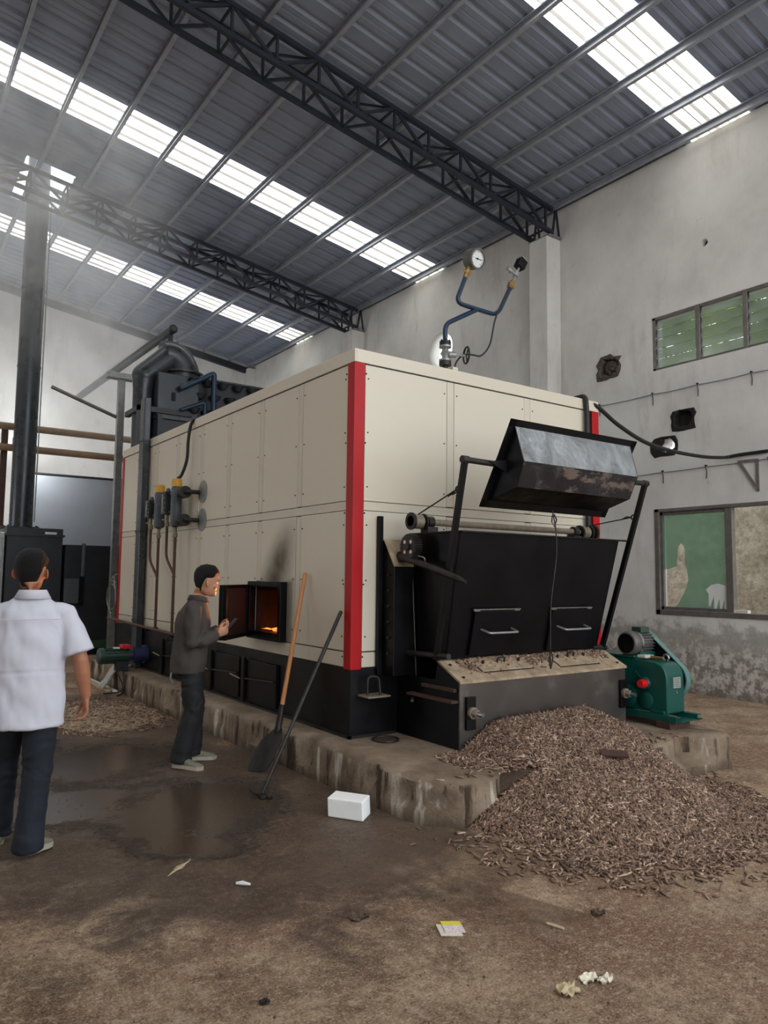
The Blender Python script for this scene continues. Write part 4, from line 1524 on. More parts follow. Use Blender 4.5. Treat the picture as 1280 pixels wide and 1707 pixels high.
def scoop():
    root = empty('fuel_scoop', (4.83, 4.2, 2.2), 'black tipping scoop with a bright front face held up on the hoist arms', 'scoop')
    A = Vector((0, 4.016, 2.842))
    d = Vector((0, 0.48, -0.877))
    nn = Vector((0, -0.877, -0.48))
    def pt(x, u, w):
        p = A + d * u + nn * w
        return Vector((x, p.y, p.z))
    X0, X1 = 4.046, 5.614
    prof = [(0.055, 0.0), (0.262, 0.205), (0.470, 0.225), (0.69, 0.0)]
    ins = [0.065, 0.075, 0.085, 0.065]
    P = lambda b, n, m, **k: build(b, n, m, root, **k)
    th = 0.008
    names = ['front_wall', 'bottom_plate', 'rear_wall']
    mats = ['scoopwall', 'bucket', 'black']
    for i in range(3):
        (u0, w0), (u1, w1) = prof[i], prof[i + 1]
        a, c = ins[i], ins[i + 1]
        e = (Vector((u1 - u0, w1 - w0))).normalized()
        off = (e.y * th, -e.x * th)
        b = MB()
        b.hexa([pt(X0 + a, u0, w0), pt(X1 - a, u0, w0), pt(X1 - c, u1, w1), pt(X0 + c, u1, w1),
                pt(X0 + a, u0 + off[0], w0 + off[1]), pt(X1 - a, u0 + off[0], w0 + off[1]), pt(X1 - c, u1 + off[0], w1 + off[1]), pt(X0 + c, u1 + off[0], w1 + off[1])])
        P(b, names[i], mats[i], smooth=0)
    for x, s in ((X0, 1), (X1, -1)):
        b = MB()
        va = [pt(x + ins[i] * s, *prof[i]) for i in range(4)]
        vb = [pt(x + (ins[i] + th) * s, *prof[i]) for i in range(4)]
        b.loft([va, vb])
        P(b, 'end_wall', 'black', smooth=0)
    b = MB()
    for q in ((X0, X1, 0.0, 0.06), (X0, X1, 0.685, 0.75), (X0, X0 + 0.07, 0.0, 0.75), (X1 - 0.07, X1, 0.0, 0.75)):
        x0, x1, u0, u1 = q
        b.hexa([pt(x0, u0, 0), pt(x1, u0, 0), pt(x1, u1, 0), pt(x0, u1, 0), pt(x0, u0, -0.008), pt(x1, u0, -0.008), pt(x1, u1, -0.008), pt(x0, u1, -0.008)])
    P(b, 'rim_flange', 'black', smooth=0)
    for xa, xe in ((3.70, 4.14), (5.97, 5.52)):
        b = MB()
        b.cyl((xa, 4.18, 2.51), (xe, 4.16, 2.50), 0.024, n=12)
        t = P(b, 'trunnion', 'darksteel')
        b = MB()
        s = 1 if xa < 5 else -1
        b.prism([(xe - 0.22 * s, 2.515), (xe + 0.02 * s, 2.545), (xe + 0.07 * s, 2.40)], 'y', 4.135, 4.145)
        build(b, 'trunnion_gusset', 'black', t, smooth=0)
    return root


scoop()
# rope hanging from the scoop to the trough
b = MB()
b.tube(smooth_path([(4.85, 4.33, 2.20), (4.87, 4.31, 2.02), (4.86, 4.30, 1.80), (4.80, 4.31, 1.40), (4.80, 4.32, 1.05), (4.81, 4.33, 0.86)], 5), 0.006, 6)
rp = tag(build(b, 'tipping_rope', 'darksteel'), 'thin dark tipping rope hanging from the scoop past the hopper doors', 'rope')
b = MB()
b.tube([(4.85, 4.33, 2.16), (4.83, 4.32, 2.10), (4.85, 4.31, 2.06), (4.88, 4.31, 2.12), (4.87, 4.33, 2.17)], 0.006, 6)
b.tube([(4.81, 4.33, 0.87), (4.78, 4.32, 0.95), (4.80, 4.315, 1.02), (4.83, 4.32, 0.95), (4.815, 4.33, 0.86)], 0.006, 6)
build(b, 'rope_knot', 'darksteel', rp)

# ================================================================== GEAR MOTOR BESIDE THE TROUGH
M['belt_rim'] = simple('pale_green_rim', (92, 128, 124), 0.4, 0.1, 0.1, 10)


def gear_motor():
    root = empty('gear_motor', (6.15, 4.4, ZP), 'green gear reducer with a motor on top and a red plug, beside the trough', 'motor')
    P = lambda b, n, m, **k: build(b, n, m, root, **k)
    x0, x1 = 6.0, 6.27
    # supports and rails
    b = MB()
    b.box(5.93, 6.24, 3.96, 4.10, ZP - 0.02, 0.365)
    P(b, 'wood_block', 'dark_wood', smooth=0, bevel=0.006)
    b = MB()
    b.box(5.93, 6.3, 4.58, 4.72, ZP - 0.02, 0.365)
    P(b, 'wood_block', 'dark_wood', smooth=0, bevel=0.006)
    for x in (5.97, 6.29):
        b = MB()
        b.prism([(x - 0.03, 0.365), (x + 0.03, 0.365), (x + 0.03, 0.373), (x - 0.022, 0.373), (x - 0.022, 0.405), (x + 0.03, 0.405), (x + 0.03, 0.413), (x - 0.03, 0.413)], 'y', 3.90, 4.88)
        P(b, 'base_rail', 'green_mach', smooth=0)
    b = MB()
    b.box(5.93, 6.34, 3.90, 4.07, 0.362, 0.372)
    P(b, 'base_plate', 'green_mach', smooth=0)
    # gearbox: rounded front top
    poly = [(4.03, 0.413), (4.80, 0.413), (4.80, 0.855), (4.74, 0.885), (4.36, 0.885), (4.30, 0.875), (4.22, 0.872)]
    for k in range(0, 9):
        a = math.pi / 2 + math.pi / 2 * k / 8
        poly.append((4.17 + 0.14 * math.cos(a), 0.728 + 0.14 * math.sin(a)))
    b = MB()
    b.prism(poly, 'x', x0, x1)
    gb = P(b, 'gearbox', 'green_mach', smooth=35, bevel=0.012)
    b = MB()
    b.box(x0 - 0.02, x0 + 0.08, 4.05, 4.20, 0.413, 0.44)
    b.box(x0 - 0.02, x1 + 0.02, 4.62, 4.80, 0.413, 0.44)
    build(b, 'gearbox_foot', 'green_mach', gb, smooth=0, bevel=0.006)
    for (y, z, r, h) in ((4.44, 0.53, 0.10, 0.022), (4.245, 0.51, 0.075, 0.018), (4.25, 0.665, 0.06, 0.03), (4.62, 0.62, 0.09, 0.03)):
        b = MB()
        b.lathe((x0, y, z), (-h, 0, 0), [(r, 0), (r, 0.7), (r * 0.9, 1)], 28)
        build(b, 'bearing_cap', 'green_mach', gb, smooth=40)
    b = MB()
    b.lathe((x0 - 0.03, 4.235, 0.668), (-0.075, 0, 0), [(0.036, 0), (0.036, 0.15), (0.042, 0.2), (0.042, 0.6), (0.034, 0.62), (0.034, 1.0), (0.018, 1.0)], 20)
    build(b, 'oil_plug', 'red_cap', gb, smooth=30)['label'] = 'red plastic oil plug'
    b = MB()
    b.tube([(x0 - 0.012, 4.27 + 0.02 * k, 0.69 + 0.018 * k) for k in range(5)], 0.006, 6)
    build(b, 'cast_rib', 'green_mach', gb)
    # nameplate on the end face, bearing plate lines
    b = MB()
    b.box(6.09, 6.20, 4.02, 4.03, 0.64, 0.735)
    npl = build(b, 'nameplate', 'label', gb, smooth=0)
    for k in range(5):
        b = MB()
        b.box(6.10, 6.19 - 0.015 * (k % 2), 4.018, 4.0205, 0.655 + 0.016 * k, 0.660 + 0.016 * k)
        build(b, 'engraved_line', 'grey_paint', gb, smooth=0)
    b = MB()
    b.cyl((6.14, 4.03, 0.60), (6.14, 4.02, 0.60), 0.012, n=8)
    build(b, 'end_bolt', 'galv', gb)
    # lid edges, lever and lifting eye
    b = MB()
    b.box(x0 - 0.01, x1 + 0.005, 4.36, 4.84, 0.885, 0.905)
    P(b, 'gearbox_lid', 'green_mach', smooth=0, bevel=0.005)
    b = MB()
    b.tube([(x0 + 0.12, 4.32, 0.90), (x0 + 0.10, 4.22, 0.895), (x0 + 0.10, 4.13, 0.895)], [0.018, 0.016, 0.014], 10)
    P(b, 'clutch_lever', 'brass')
    b = MB()
    c = Vector((x0 + 0.10, 4.10, 0.905))
    b.tube([c + Vector((0.0, 0.028 * math.cos(q), 0.028 * math.sin(q))) for q in [2 * math.pi * k / 14 for k in range(14)]], 0.010, 8, closed=True)
    P(b, 'lifting_eye', 'shiny')
    b = MB()
    b.box(x0 + 0.02, x0 + 0.16, 4.26, 4.36, 0.885, 0.915)
    P(b, 'white_rag', 'white_cloth', smooth=0, bevel=0.012)
    b = MB()
    b.cyl((x0 + 0.02, 4.86, 0.90), (x0 - 0.02, 4.97, 0.925), 0.010, n=8)
    P(b, 'shift_rod', 'black')
    x0 += 0.06
    # motor along x with a fan cowl at its end nearest the trough
    my, mz = 4.44, 1.015
    b = MB()
    b.box(x0 + 0.0, x0 + 0.24, my - 0.10, my + 0.10, 0.885, 0.935)
    P(b, 'motor_foot', 'green_mach', smooth=0, bevel=0.006)
    b = MB()
    b.lathe((x0 + 0.01, my, mz), (-0.09, 0, 0), [(0.112, 0), (0.114, 0.6), (0.106, 0.9), (0.095, 1.0), (0.03, 1.02)], 32)
    cw = P(b, 'fan_cowl', 'motor_grey', smooth=40)
    b = MB()
    b.lathe((x0 - 0.082, my, mz), (-0.006, 0, 0), [(0.09, 0), (0.09, 1), (0.02, 1)], 28)
    build(b, 'cowl_grille', 'black', cw)
    b = MB()
    b.lathe((x0 + 0.012, my, mz), (0.03, 0, 0), [(0.116, 0), (0.116, 1)], 32, cap=False)
    build(b, 'cowl_band', 'shiny', cw)
    b = MB()
    b.cyl((x0 + 0.01, my, mz), (x0 + 0.25, my, mz), 0.088, n=24)
    mt = P(b, 'motor_body', 'motor_grey')
    for k in range(22):
        a = 2 * math.pi * k / 22
        b = MB()
        r0, r1 = 0.085, 0.108
        ca, sa = math.cos(a), math.sin(a)
        b.bar((x0 + 0.045, my + ca * 0.097, mz + sa * 0.097), (x0 + 0.235, my + ca * 0.097, mz + sa * 0.097), 0.022, 0.006, (0, -sa, ca))
        build(b, 'cooling_fin', 'motor_grey', mt, smooth=0)
    b = MB()
    b.box(x0 + 0.07, x0 + 0.20, my - 0.06, my + 0.05, mz + 0.095, mz + 0.15)
    build(b, 'terminal_box', 'green_motor', mt, smooth=0, bevel=0.008)
    # belt guard at the far side
    cs = [(my + 0.02, mz, 0.10), (4.185, 0.70, 0.165)]
    pts = [(c_[0] + c_[2] * math.cos(2 * math.pi * k / 40), c_[1] + c_[2] * math.sin(2 * math.pi * k / 40)) for c_ in cs for k in range(40)]
    pts.sort()

    def half(seq):
        h = []
        for p in seq:
            while len(h) > 1 and (h[-1][0] - h[-2][0]) * (p[1] - h[-2][1]) - (h[-1][1] - h[-2][1]) * (p[0] - h[-2][0]) <= 0:
                h.pop()
            h.append(p)
        return h[:-1]
    hull = half(pts) + half(pts[::-1])
    b = MB()
    b.prism(hull, 'x', x1 + 0.012, x1 + 0.06)
    g_ = P(b, 'belt_guard', 'black', smooth=30)
    cm = Vector((sum(p[0] for p in hull) / len(hull), sum(p[1] for p in hull) / len(hull)))
    big = [tuple(cm + (Vector(p) - cm) * 1.05) for p in hull]
    b = MB()
    for xa, xb in ((x1 + 0.004, x1 + 0.07),):
        b.loft([[Vector((xa, *p)) for p in hull], [Vector((xa, *p)) for p in big], [Vector((xb, *p)) for p in big], [Vector((xb, *p)) for p in hull]], cap=False, closed=True)
    build(b, 'guard_rim', 'belt_rim', g_, smooth=40)
    return root


gear_motor()


# ================================================================== GAUGE TREE ON TOP
def gauge_tree():
    y = 5.5
    root = empty('pressure_gauge_tree', (4.626, y, ZT), 'blue branched pipe on the boiler top carrying a round pressure gauge and a switch', 'gauge')
    P = lambda b, n, m, **k: build(b, n, m, root, **k)
    b = MB()
    b.cyl((4.626, y, ZT), (4.626, y, 3.74), 0.024, n=12)
    b.cyl((4.626, y, 3.70), (4.626, y, 3.745), 0.06, n=20)
    P(b, 'stub_pipe', 'darksteel', smooth=30)
    b = MB()
    b.lathe((4.626, y, 3.745), (0, 0, 0.155), [(0.06, 0), (0.06, 0.12), (0.03, 0.16), (0.036, 0.35), (0.05, 0.5), (0.036, 0.65), (0.03, 0.84), (0.06, 0.88), (0.06, 1)], 20)
    v = P(b, 'stop_valve', 'galv', smooth=35)
    b = MB()
    b.cyl((4.64, y, 3.82), (4.84, y - 0.05, 3.83), 0.014, n=8)
    b.cyl((4.66, y, 3.82), (4.74, y - 0.02, 3.826), 0.036, 0.03, 12)
    build(b, 'valve_stem', 'galv', v)
    b = MB()
    c = Vector((4.855, y - 0.055, 3.835))
    s = Vector((0.35, 0.9, 0)).normalized()
    b.tube([c + (s * math.cos(q) + Vector((0, 0, 1)) * math.sin(q)) * 0.082 for q in [2 * math.pi * k / 20 for k in range(20)]], 0.010, 8, closed=True)
    for q in (0.3, 0.3 + 2.094, 0.3 + 4.188):
        b.cyl(c, c + (s * math.cos(q) + Vector((0, 0, 1)) * math.sin(q)) * 0.082, 0.007, n=6)
    build(b, 'hand_wheel', 'darksteel', v)
    b = MB()
    b.cyl((4.626, y, 3.90), (4.626, y, 3.945), 0.058, n=20)
    for k in range(6):
        a = k * math.pi / 3
        b.cyl((4.626 + 0.046 * math.cos(a), y + 0.046 * math.sin(a), 3.89), (4.626 + 0.046 * math.cos(a), y + 0.046 * math.sin(a), 3.96), 0.008, n=6)
    P(b, 'flange', 'darksteel', smooth=30)
    b = MB()
    b.tube(bend_path([(4.626, y, 3.945), (4.62, y, 4.12), (5.04, y, 4.36)], 0.08), 0.024, 12)
    P(b, 'riser_pipe', 'blue_pipe')
    b = MB()
    b.tube(bend_path([(4.885, y, 4.66), (4.76, y, 4.375), (5.335, y, 4.365), (5.52, y, 4.70)], 0.10), 0.023, 12)
    P(b, 'cross_pipe', 'blue_pipe')
    # gauge with cock
    g0, g1 = Vector((4.885, y, 4.66)), Vector((4.94, y, 4.79))
    b = MB()
    b.cyl(g0, g0.lerp(g1, 0.4), 0.026, n=6)
    b.cyl(g0.lerp(g1, 0.35), g0.lerp(g1, 0.7), 0.030, n=6)
    b.cyl(g0.lerp(g1, 0.65), g1, 0.018, n=10)
    b.cyl(g0.lerp(g1, 0.5) - Vector((0.05, 0, -0.01)), g0.lerp(g1, 0.5) + Vector((0.05, 0, 0)), 0.012, n=8)
    P(b, 'gauge_cock', 'brass', smooth=30)
    gc = Vector((4.99, y, 4.885))
    fd = Vector((0.05, -1.0, -0.25)).normalized()
    b = MB()
    b.lathe(gc, fd * 0.085, [(0.02, -0.56), (0.095, -0.55), (0.105, -0.45), (0.105, 1.0), (0.088, 1.0), (0.088, 0.80)], 36, cap=False)
    ga = P(b, 'gauge_case', 'motor_grey', smooth=35)
    b = MB()
    b.cyl(gc - fd * 0.05, gc + fd * 0.068, 0.088, n=32)
    build(b, 'dial', 'dial', ga, smooth=30)['label'] = 'white dial with tick marks and needle'
    sx = fd.cross(Vector((0, 0, 1))).normalized()
    sz_ = sx.cross(fd)
    b = MB()
    for k in range(25):
        a = math.radians(-45 + 270 * k / 24)
        u = sx * -math.cos(a) + sz_ * math.sin(a)
        l0 = 0.062 if k % 4 == 0 else 0.070
        b.bar(gc + fd * 0.069 + u * l0, gc + fd * 0.069 + u * 0.080, 0.003, 0.002, fd)
    b.bar(gc + fd * 0.070 - sx * 0.065, gc + fd * 0.070 + sx * 0.03, 0.006, 0.002, fd)
    b.cyl(gc + fd * 0.068, gc + fd * 0.074, 0.010, n=10)
    build(b, 'dial_marks', 'black', ga, smooth=0)
    # switch branch
    p0, p1 = Vector((5.52, y, 4.70)), Vector((5.68, y, 5.0))
    b = MB()
    b.cyl(p0, p0.lerp(p1, 0.30), 0.032, n=6)
    b.cyl(p0.lerp(p1, 0.05), p0.lerp(p1, 0.2), 0.04, n=6)
    P(b, 'union_nut', 'brass', smooth=0)
    b = MB()
    b.cyl(p0.lerp(p1, 0.3), p0.lerp(p1, 0.9), 0.014, n=10)
    b.cyl(p0.lerp(p1, 0.52), p0.lerp(p1, 0.68), 0.03, n=10)
    q = p0.lerp(p1, 0.6)
    b.cyl(q, q + Vector((-0.12, 0, 0.03)), 0.014, n=8)
    b.cyl(q + Vector((-0.08, 0, 0.02)), q + Vector((-0.13, 0, 0.033)), 0.026, n=10)
    P(b, 'tee_fitting', 'galv', smooth=30)
    d = (p1 - p0).normalized()
    b = MB()
    s_ = Vector((0, 1, 0))
    w = d.cross(s_).normalized()
    c0, c1 = p0.lerp(p1, 0.88), p0.lerp(p1, 1.2)
    b.bar(c0, c1, 0.10, 0.09, (0, 1, 0))
    P(b, 'pressure_switch', 'black', smooth=0, bevel=0.008)
    b = MB()
    b.bar(c1, c1 + d * 0.012, 0.10, 0.09, (0, 1, 0))
    P(b, 'switch_cap', 'galv', smooth=0)
    # capillary wires and cable
    b = MB()
    b.tube(smooth_path([q + Vector((-0.12, -0.01, 0.03)), q + Vector((-0.16, -0.02, -0.06)), q + Vector((-0.20, -0.02, -0.12))]), 0.004, 6)
    b.tube(smooth_path([q + Vector((-0.14, -0.01, -0.10)), q + Vector((-0.06, -0.02, -0.12)), q + Vector((-0.03, 0, -0.17))]), 0.004, 6)
    P(b, 'capillary_wires', 'galv')
    b = MB()
    b.tube(smooth_path([(5.50, y - 0.03, 4.70), (5.36, y - 0.03, 4.48), (5.27, y - 0.03, 4.28), (5.20, y - 0.03, 4.02), (5.08, y - 0.03, 3.88), (4.96, y - 0.03, 3.865), (4.84, y - 0.02, 3.84), (4.76, y, 3.74), (4.73, y, 3.56)], 6), 0.009, 8)
    P(b, 'signal_cable', 'rubber')
    b = MB()
    b.box(4.70, 4.77, y - 0.03, y + 0.04, ZT, 3.70)
    P(b, 'cable_stub_box', 'cream_strip', smooth=0, bevel=0.004)
    return root


gauge_tree()


# ================================================================== WATER LEVEL GAUGES ON THE BOILER SIDE
def level_gauge(y, ztop, zbot, yglass, zg0, zg1, drop, pipes_to, label, flanges=None):
    x = 3.20
    root = empty('water_level_gauge', (x, y, zbot), label, 'gauge', 'water level gauges on the boiler side')
    P = lambda b, n, m, **k: build(b, n, m, root, **k)
    b = MB()
    b.lathe((x, y, zbot), (0, 0, ztop - zbot), [(0.02, 0), (0.062, 0.05), (0.068, 0.1), (0.068, 0.92), (0.058, 0.95)], 20)
    P(b, 'column', 'grey_paint', smooth=35)
    b = MB()
    b.lathe((x, y, ztop - 0.02), (0, 0, 0.10), [(0.062, 0), (0.062, 0.75), (0.052, 1.0)], 18)
    P(b, 'cap', 'yellow', smooth=35)['label'] = 'yellow cap'
    b = MB()
    b.box(x - 0.065, x + 0.055, yglass - 0.085, yglass + 0.085, zg0, zg1)
    gl = P(b, 'glass_housing', 'duct_dark', smooth=0, bevel=0.008)
    b = MB()
    b.box(x - 0.072, x - 0.06, yglass - 0.02, yglass + 0.02, zg0 + 0.03, zg1 - 0.03)
    build(b, 'sight_glass', 'clear_glass', gl, smooth=0)
    for k in range(4):
        b = MB()
        b.box(x - 0.076, x - 0.06, yglass - 0.075, yglass - 0.045, zg0 + 0.04 + k * (zg1 - zg0 - 0.10) / 3, zg0 + 0.06 + k * (zg1 - zg0 - 0.10) / 3)
        build(b, 'clamp_bolt', 'darksteel', gl, smooth=0)
    b = MB()
    b.cyl((x, yglass, zg1), (x, yglass, zg1 + 0.05), 0.035, 0.02, 12)
    b.cyl((x, yglass, zg1 - 0.03), (x, y, zg1 - 0.03), 0.018, n=10)
    b.cyl((x, yglass, zg0 + 0.03), (x, y, zg0 + 0.03), 0.018, n=10)
    P(b, 'side_arms', 'grey_paint')
    b = MB()
    b.cyl((x, yglass, zg0), (x, yglass, zg0 - 0.10), 0.018, n=10)
    b.cyl((x, yglass, zg0 - 0.09), (x, yglass, zg0 - 0.15), 0.030, n=6)
    b.cyl((x, yglass, zg0 - 0.06), (x - 0.02, yglass + 0.13, zg0 - 0.06), 0.010, n=8)
    P(b, 'drain_cock', 'steel', smooth=0)
    b = MB()
    b.cyl((x, y, zbot + 0.01), (x, y, zbot - 0.08), 0.02, n=10)
    b.cyl((x, y, zbot - 0.07), (x, y, zbot - 0.12), 0.030, n=6)
    P(b, 'drain_cock', 'steel', smooth=0)
    b = MB()
    zj = 1.93 if drop else 1.90
    b.tube(bend_path([(x, yglass, zg0 - 0.14), (x, yglass, zj - 0.10), (x, y, zj - 0.32)], 0.10), 0.017, 10)
    b.tube([(x, y, zbot - 0.04), (x, y, 0.90)], 0.018, 10)
    P(b, 'drain_pipe', 'brown_pipe')['label'] = 'rust brown drain pipe'
    if flanges:
        for z in flanges:
            b = MB()
            b.tube(bend_path([(x, y, z), (x, 8.60, z), (BX0, 8.60, z)], 0.05), 0.026, 12)
            P(b, 'connecting_pipe', 'darksteel')
            b = MB()
            b.cyl((x, 8.78, z), (x, 8.72, z), 0.075, n=20)
            b.cyl((x, 8.71, z), (x, 8.66, z), 0.075, n=20)
            P(b, 'pipe_flange', 'darksteel', smooth=30)
            b = MB()
            b.cyl((BX0 - 0.008, 8.50, z), (BX0 - 0.002, 8.50, z), 0.14, n=28)
            P(b, 'wall_plate', 'galv', smooth=30)
    return root


level_gauge(8.97, 2.72, 2.19, 9.28, 2.37, 2.66, True, None, 'level gauge column with flanged arms and a cable entering its yellow cap', (2.61, 2.27))
level_gauge(9.59, 2.70, 2.20, 9.92, 2.36, 2.60, False, None, 'level gauge column with yellow cap and no cable, beyond the flanged one')
b = MB()
b.tube([(3.20, 8.90, 0.885), (3.20, 11.8, 0.935)], 0.020, 10)
hd = tag(build(b, 'drain_header_pipe', 'brown_pipe'), 'rusty horizontal drain pipe along the foot of the cream panels', 'pipe')
b = MB()
b.box(3.19, 3.37, 9.95, 9.99, 0.86, 0.90)
b.box(3.19, 3.37, 8.97, 9.01, 0.84, 0.87)
build(b, 'pipe_bracket', 'black', hd, smooth=0)

# dark square downpipe past the boiler's far end
b = MB()
b.box(3.24, 3.335, 10.52, 10.72, 0.30, 4.15)
dp = tag(build(b, 'square_downpipe', 'duct', smooth=0, bevel=0.012), 'dark square duct dropping past the far end of the boiler side', 'duct')
for z in (0.95, 2.2, 3.5):
    b = MB()
    b.box(3.235, 3.34, 10.515, 10.725, z, z + 0.03)
    build(b, 'duct_seam', 'duct_dark', dp, smooth=0)


# ================================================================== ECONOMISER AND FLUE BEHIND
def economiser():
    root = empty('economiser', (5.0, 12.8, 0), 'dark flue gas economiser with rows of capped tubes rising behind the boiler', 'economiser')
    P = lambda b, n, m, **k: build(b, n, m, root, **k)
    b = MB()
    b.box(4.0, 4.72, 12.3, 13.0, 4.25, 5.05)
    P(b, 'flue_box', 'duct', smooth=0, bevel=0.01)
    b = MB()
    b.box(4.72, 7.3, 12.42, 13.1, 3.4, 5.07)
    tp = P(b, 'tube_case', 'duct_dark', smooth=0, bevel=0.01)
    b = MB()
    b.box(4.72, 7.32, 12.36, 13.12, 5.06, 5.09)
    build(b, 'case_lid', 'duct', tp, smooth=0)
    for r, (z, off, n) in enumerate(((4.98, 0.0, 9), (4.74, 0.14, 9), (4.45, 0.0, 9), (4.2, 0.14, 9))):
        for k in range(n):
            x = 4.62 + off + 0.285 * k
            if x > 7.15 or x < 4.5:
                continue
            b = MB()
            y = 12.42 if x > 4.75 else 12.30
            b.lathe((x, y - 0.07, z - 0.05), (0, 0, 0.10), [(0.05, 0), (0.08, 0.4), (0.095, 0.75), (0.105, 0.9), (0.085, 1.0)], 16)
            build(b, 'tube_cap', 'duct_dark', tp, smooth=40)
    b = MB()
    b.box(3.66, 4.6, 12.25, 12.31, 4.33, 4.42)
    b.box(3.66, 3.74, 12.25, 13.0, 4.33, 4.42)
    b.box(3.66, 3.74, 12.25, 12.33, 3.4, 4.42)
    b.box(4.0, 4.08, 12.25, 12.33, 3.4, 4.3)
    P(b, 'support_frame', 'duct_dark', smooth=0)
    b = MB()
    b.box(4.0, 4.72, 12.3, 13.0, 3.95, 4.25)
    P(b, 'lower_hood', 'duct_dark', smooth=0, bevel=0.02)
    b = MB()
    b.box(4.16, 4.66, 12.38, 12.9, 0.0, 3.95)
    P(b, 'lower_duct', 'duct_dark', smooth=0)
    b = MB()
    b.box(5.0, 7.2, 12.6, 13.0, 0.0, 3.4)
    P(b, 'case_plinth', 'duct_dark', smooth=0)
    b = MB()
    b.box(4.24, 4.30, 12.275, 12.30, 4.58, 4.72)
    P(b, 'access_latch', 'black', smooth=0)
    # elbow and tapered arm turning down into a pipe
    cx, cy = 4.54, 12.65
    b = MB()
    b.cyl((cx, cy, 5.04), (cx, cy, 5.17), 0.30, n=28)
    b.cyl((cx, cy, 5.14), (cx, cy, 5.17), 0.37, n=32)
    P(b, 'elbow_flange', 'duct', smooth=30)
    b = MB()
    rings = []
    for k in range(13):
        a = math.radians(105 * k / 12)
        c = Vector((cx - 0.30 + 0.02 + 0.28 * math.cos(a), cy, 5.17 + 0.30 * math.sin(a)))
        out = Vector((math.cos(a), 0, math.sin(a)))
        rad = 0.29 - 0.05 * k / 12
        rings.append([c + (out * math.cos(q) + Vector((0, 1, 0)) * math.sin(q)) * rad for q in [2 * math.pi * j / 28 for j in range(28)]])
    b.loft(rings)
    P(b, 'elbow', 'duct', smooth=45)
    b = MB()
    e0 = Vector((4.34, cy, 5.46))
    e1 = Vector((3.87, cy, 5.02))
    arm = [e0, e0.lerp(e1, 0.5), e1]
    b.tube(arm, [0.235, 0.225, 0.215], 24)
    b.sphere(e1, 0.213, 24, 12)
    P(b, 'sloping_arm', 'duct', smooth=45)
    b = MB()
    b.tube([e1, (3.85, cy, 4.75), (3.85, cy, 2.0)], [0.21, 0.165, 0.15], 24)
    P(b, 'downpipe', 'duct', smooth=45)
    # blue pipes
    b = MB()
    b.tube(bend_path([(4.35, 12.2, 4.79), (4.93, 12.15, 5.14), (4.95, 12.15, 3.5)], 0.05), 0.05, 12)
    P(b, 'water_pipe', 'blue_pipe')['label'] = 'blue painted water pipe'
    b = MB()
    b.tube(bend_path([(4.38, 12.2, 4.42), (4.78, 12.15, 4.60), (4.79, 12.15, 3.5)], 0.05), 0.032, 12)
    P(b, 'water_pipe', 'blue_pipe')['label'] = 'thin blue painted water pipe'
    return root


economiser()

# exhaust pipe running back through the gable wall
b = MB()
b.tube([(4.72, 13.75, 6.33), (4.70, 21.19, 6.42)], 0.085, 16)
ep = tag(build(b, 'exhaust_pipe', 'duct_dark'), 'dark exhaust pipe running level to the gable wall above the economiser', 'pipe')
b = MB()
b.lathe((4.72, 13.75, 6.33), (0, -0.05, 0), [(0.087, 0), (0.08, 0.5), (0.05, 1.0)], 16)
build(b, 'end_cap', 'duct_dark', ep)
b = MB()
b.cyl((4.72, 13.9, 6.33), (4.72, 13.9, 4.0), 0.05, n=10)
b.cyl((4.72, 13.9, 4.0), (4.72, 13.05, 4.0), 0.05, n=10)
build(b, 'riser', 'duct_dark', ep)

# galvanised post with a T head
gp = empty('galvanised_post', (4.13, 15.0, 0), 'grey galvanised post with a T head between the downpipe and the chimney', 'post')
b = MB()
b.box(4.07, 4.20, 14.94, 15.06, 0, 5.55)
build(b, 'post', 'galv', gp, smooth=0, bevel=0.006)
b = MB()
b.box(3.84, 4.36, 14.9, 15.1, 5.50, 5.62)
build(b, 'head_plate', 'galv', gp, smooth=0, bevel=0.006)
b = MB()
b.cyl((2.85, 15.08, 5.17), (4.10, 15.05, 4.73), 0.035, n=10)
build(b, 'brace_tube', 'alu', gp)
b = MB()
b.box(4.055, 4.215, 14.925, 15.075, 0, 0.02)
build(b, 'foot_plate', 'galv', gp, smooth=0)

# pipe rack with two tan pipes
pr = empty('pipe_rack', (3.5, 17.0, 0), 'two tan pipes on brown legs behind the chimney', 'pipe')
for z, nm in ((4.655, 'pipe'), (4.21, 'pipe')):
    b = MB()
    b.cyl((-1.5, 17.0, z), (6.8, 17.0, z), 0.075, n=14)
    build(b, nm, 'tan_pipe', pr)
for x in (-1.2, 2.38, 6.6):
    b = MB()
    b.box(x - 0.06, x + 0.06, 17.08, 17.2, 0, 4.74)
    build(b, 'leg', 'brown_pipe', pr, smooth=0)
b = MB()
b.cyl((0.9, 17.0, 4.9), (0.9, 17.0, 7.2), 0.09, n=14)
b.cyl((0.9, 17.0, 4.65), (0.9, 17.0, 4.9), 0.09, n=14)
build(b, 'riser', 'tan_pipe', pr)

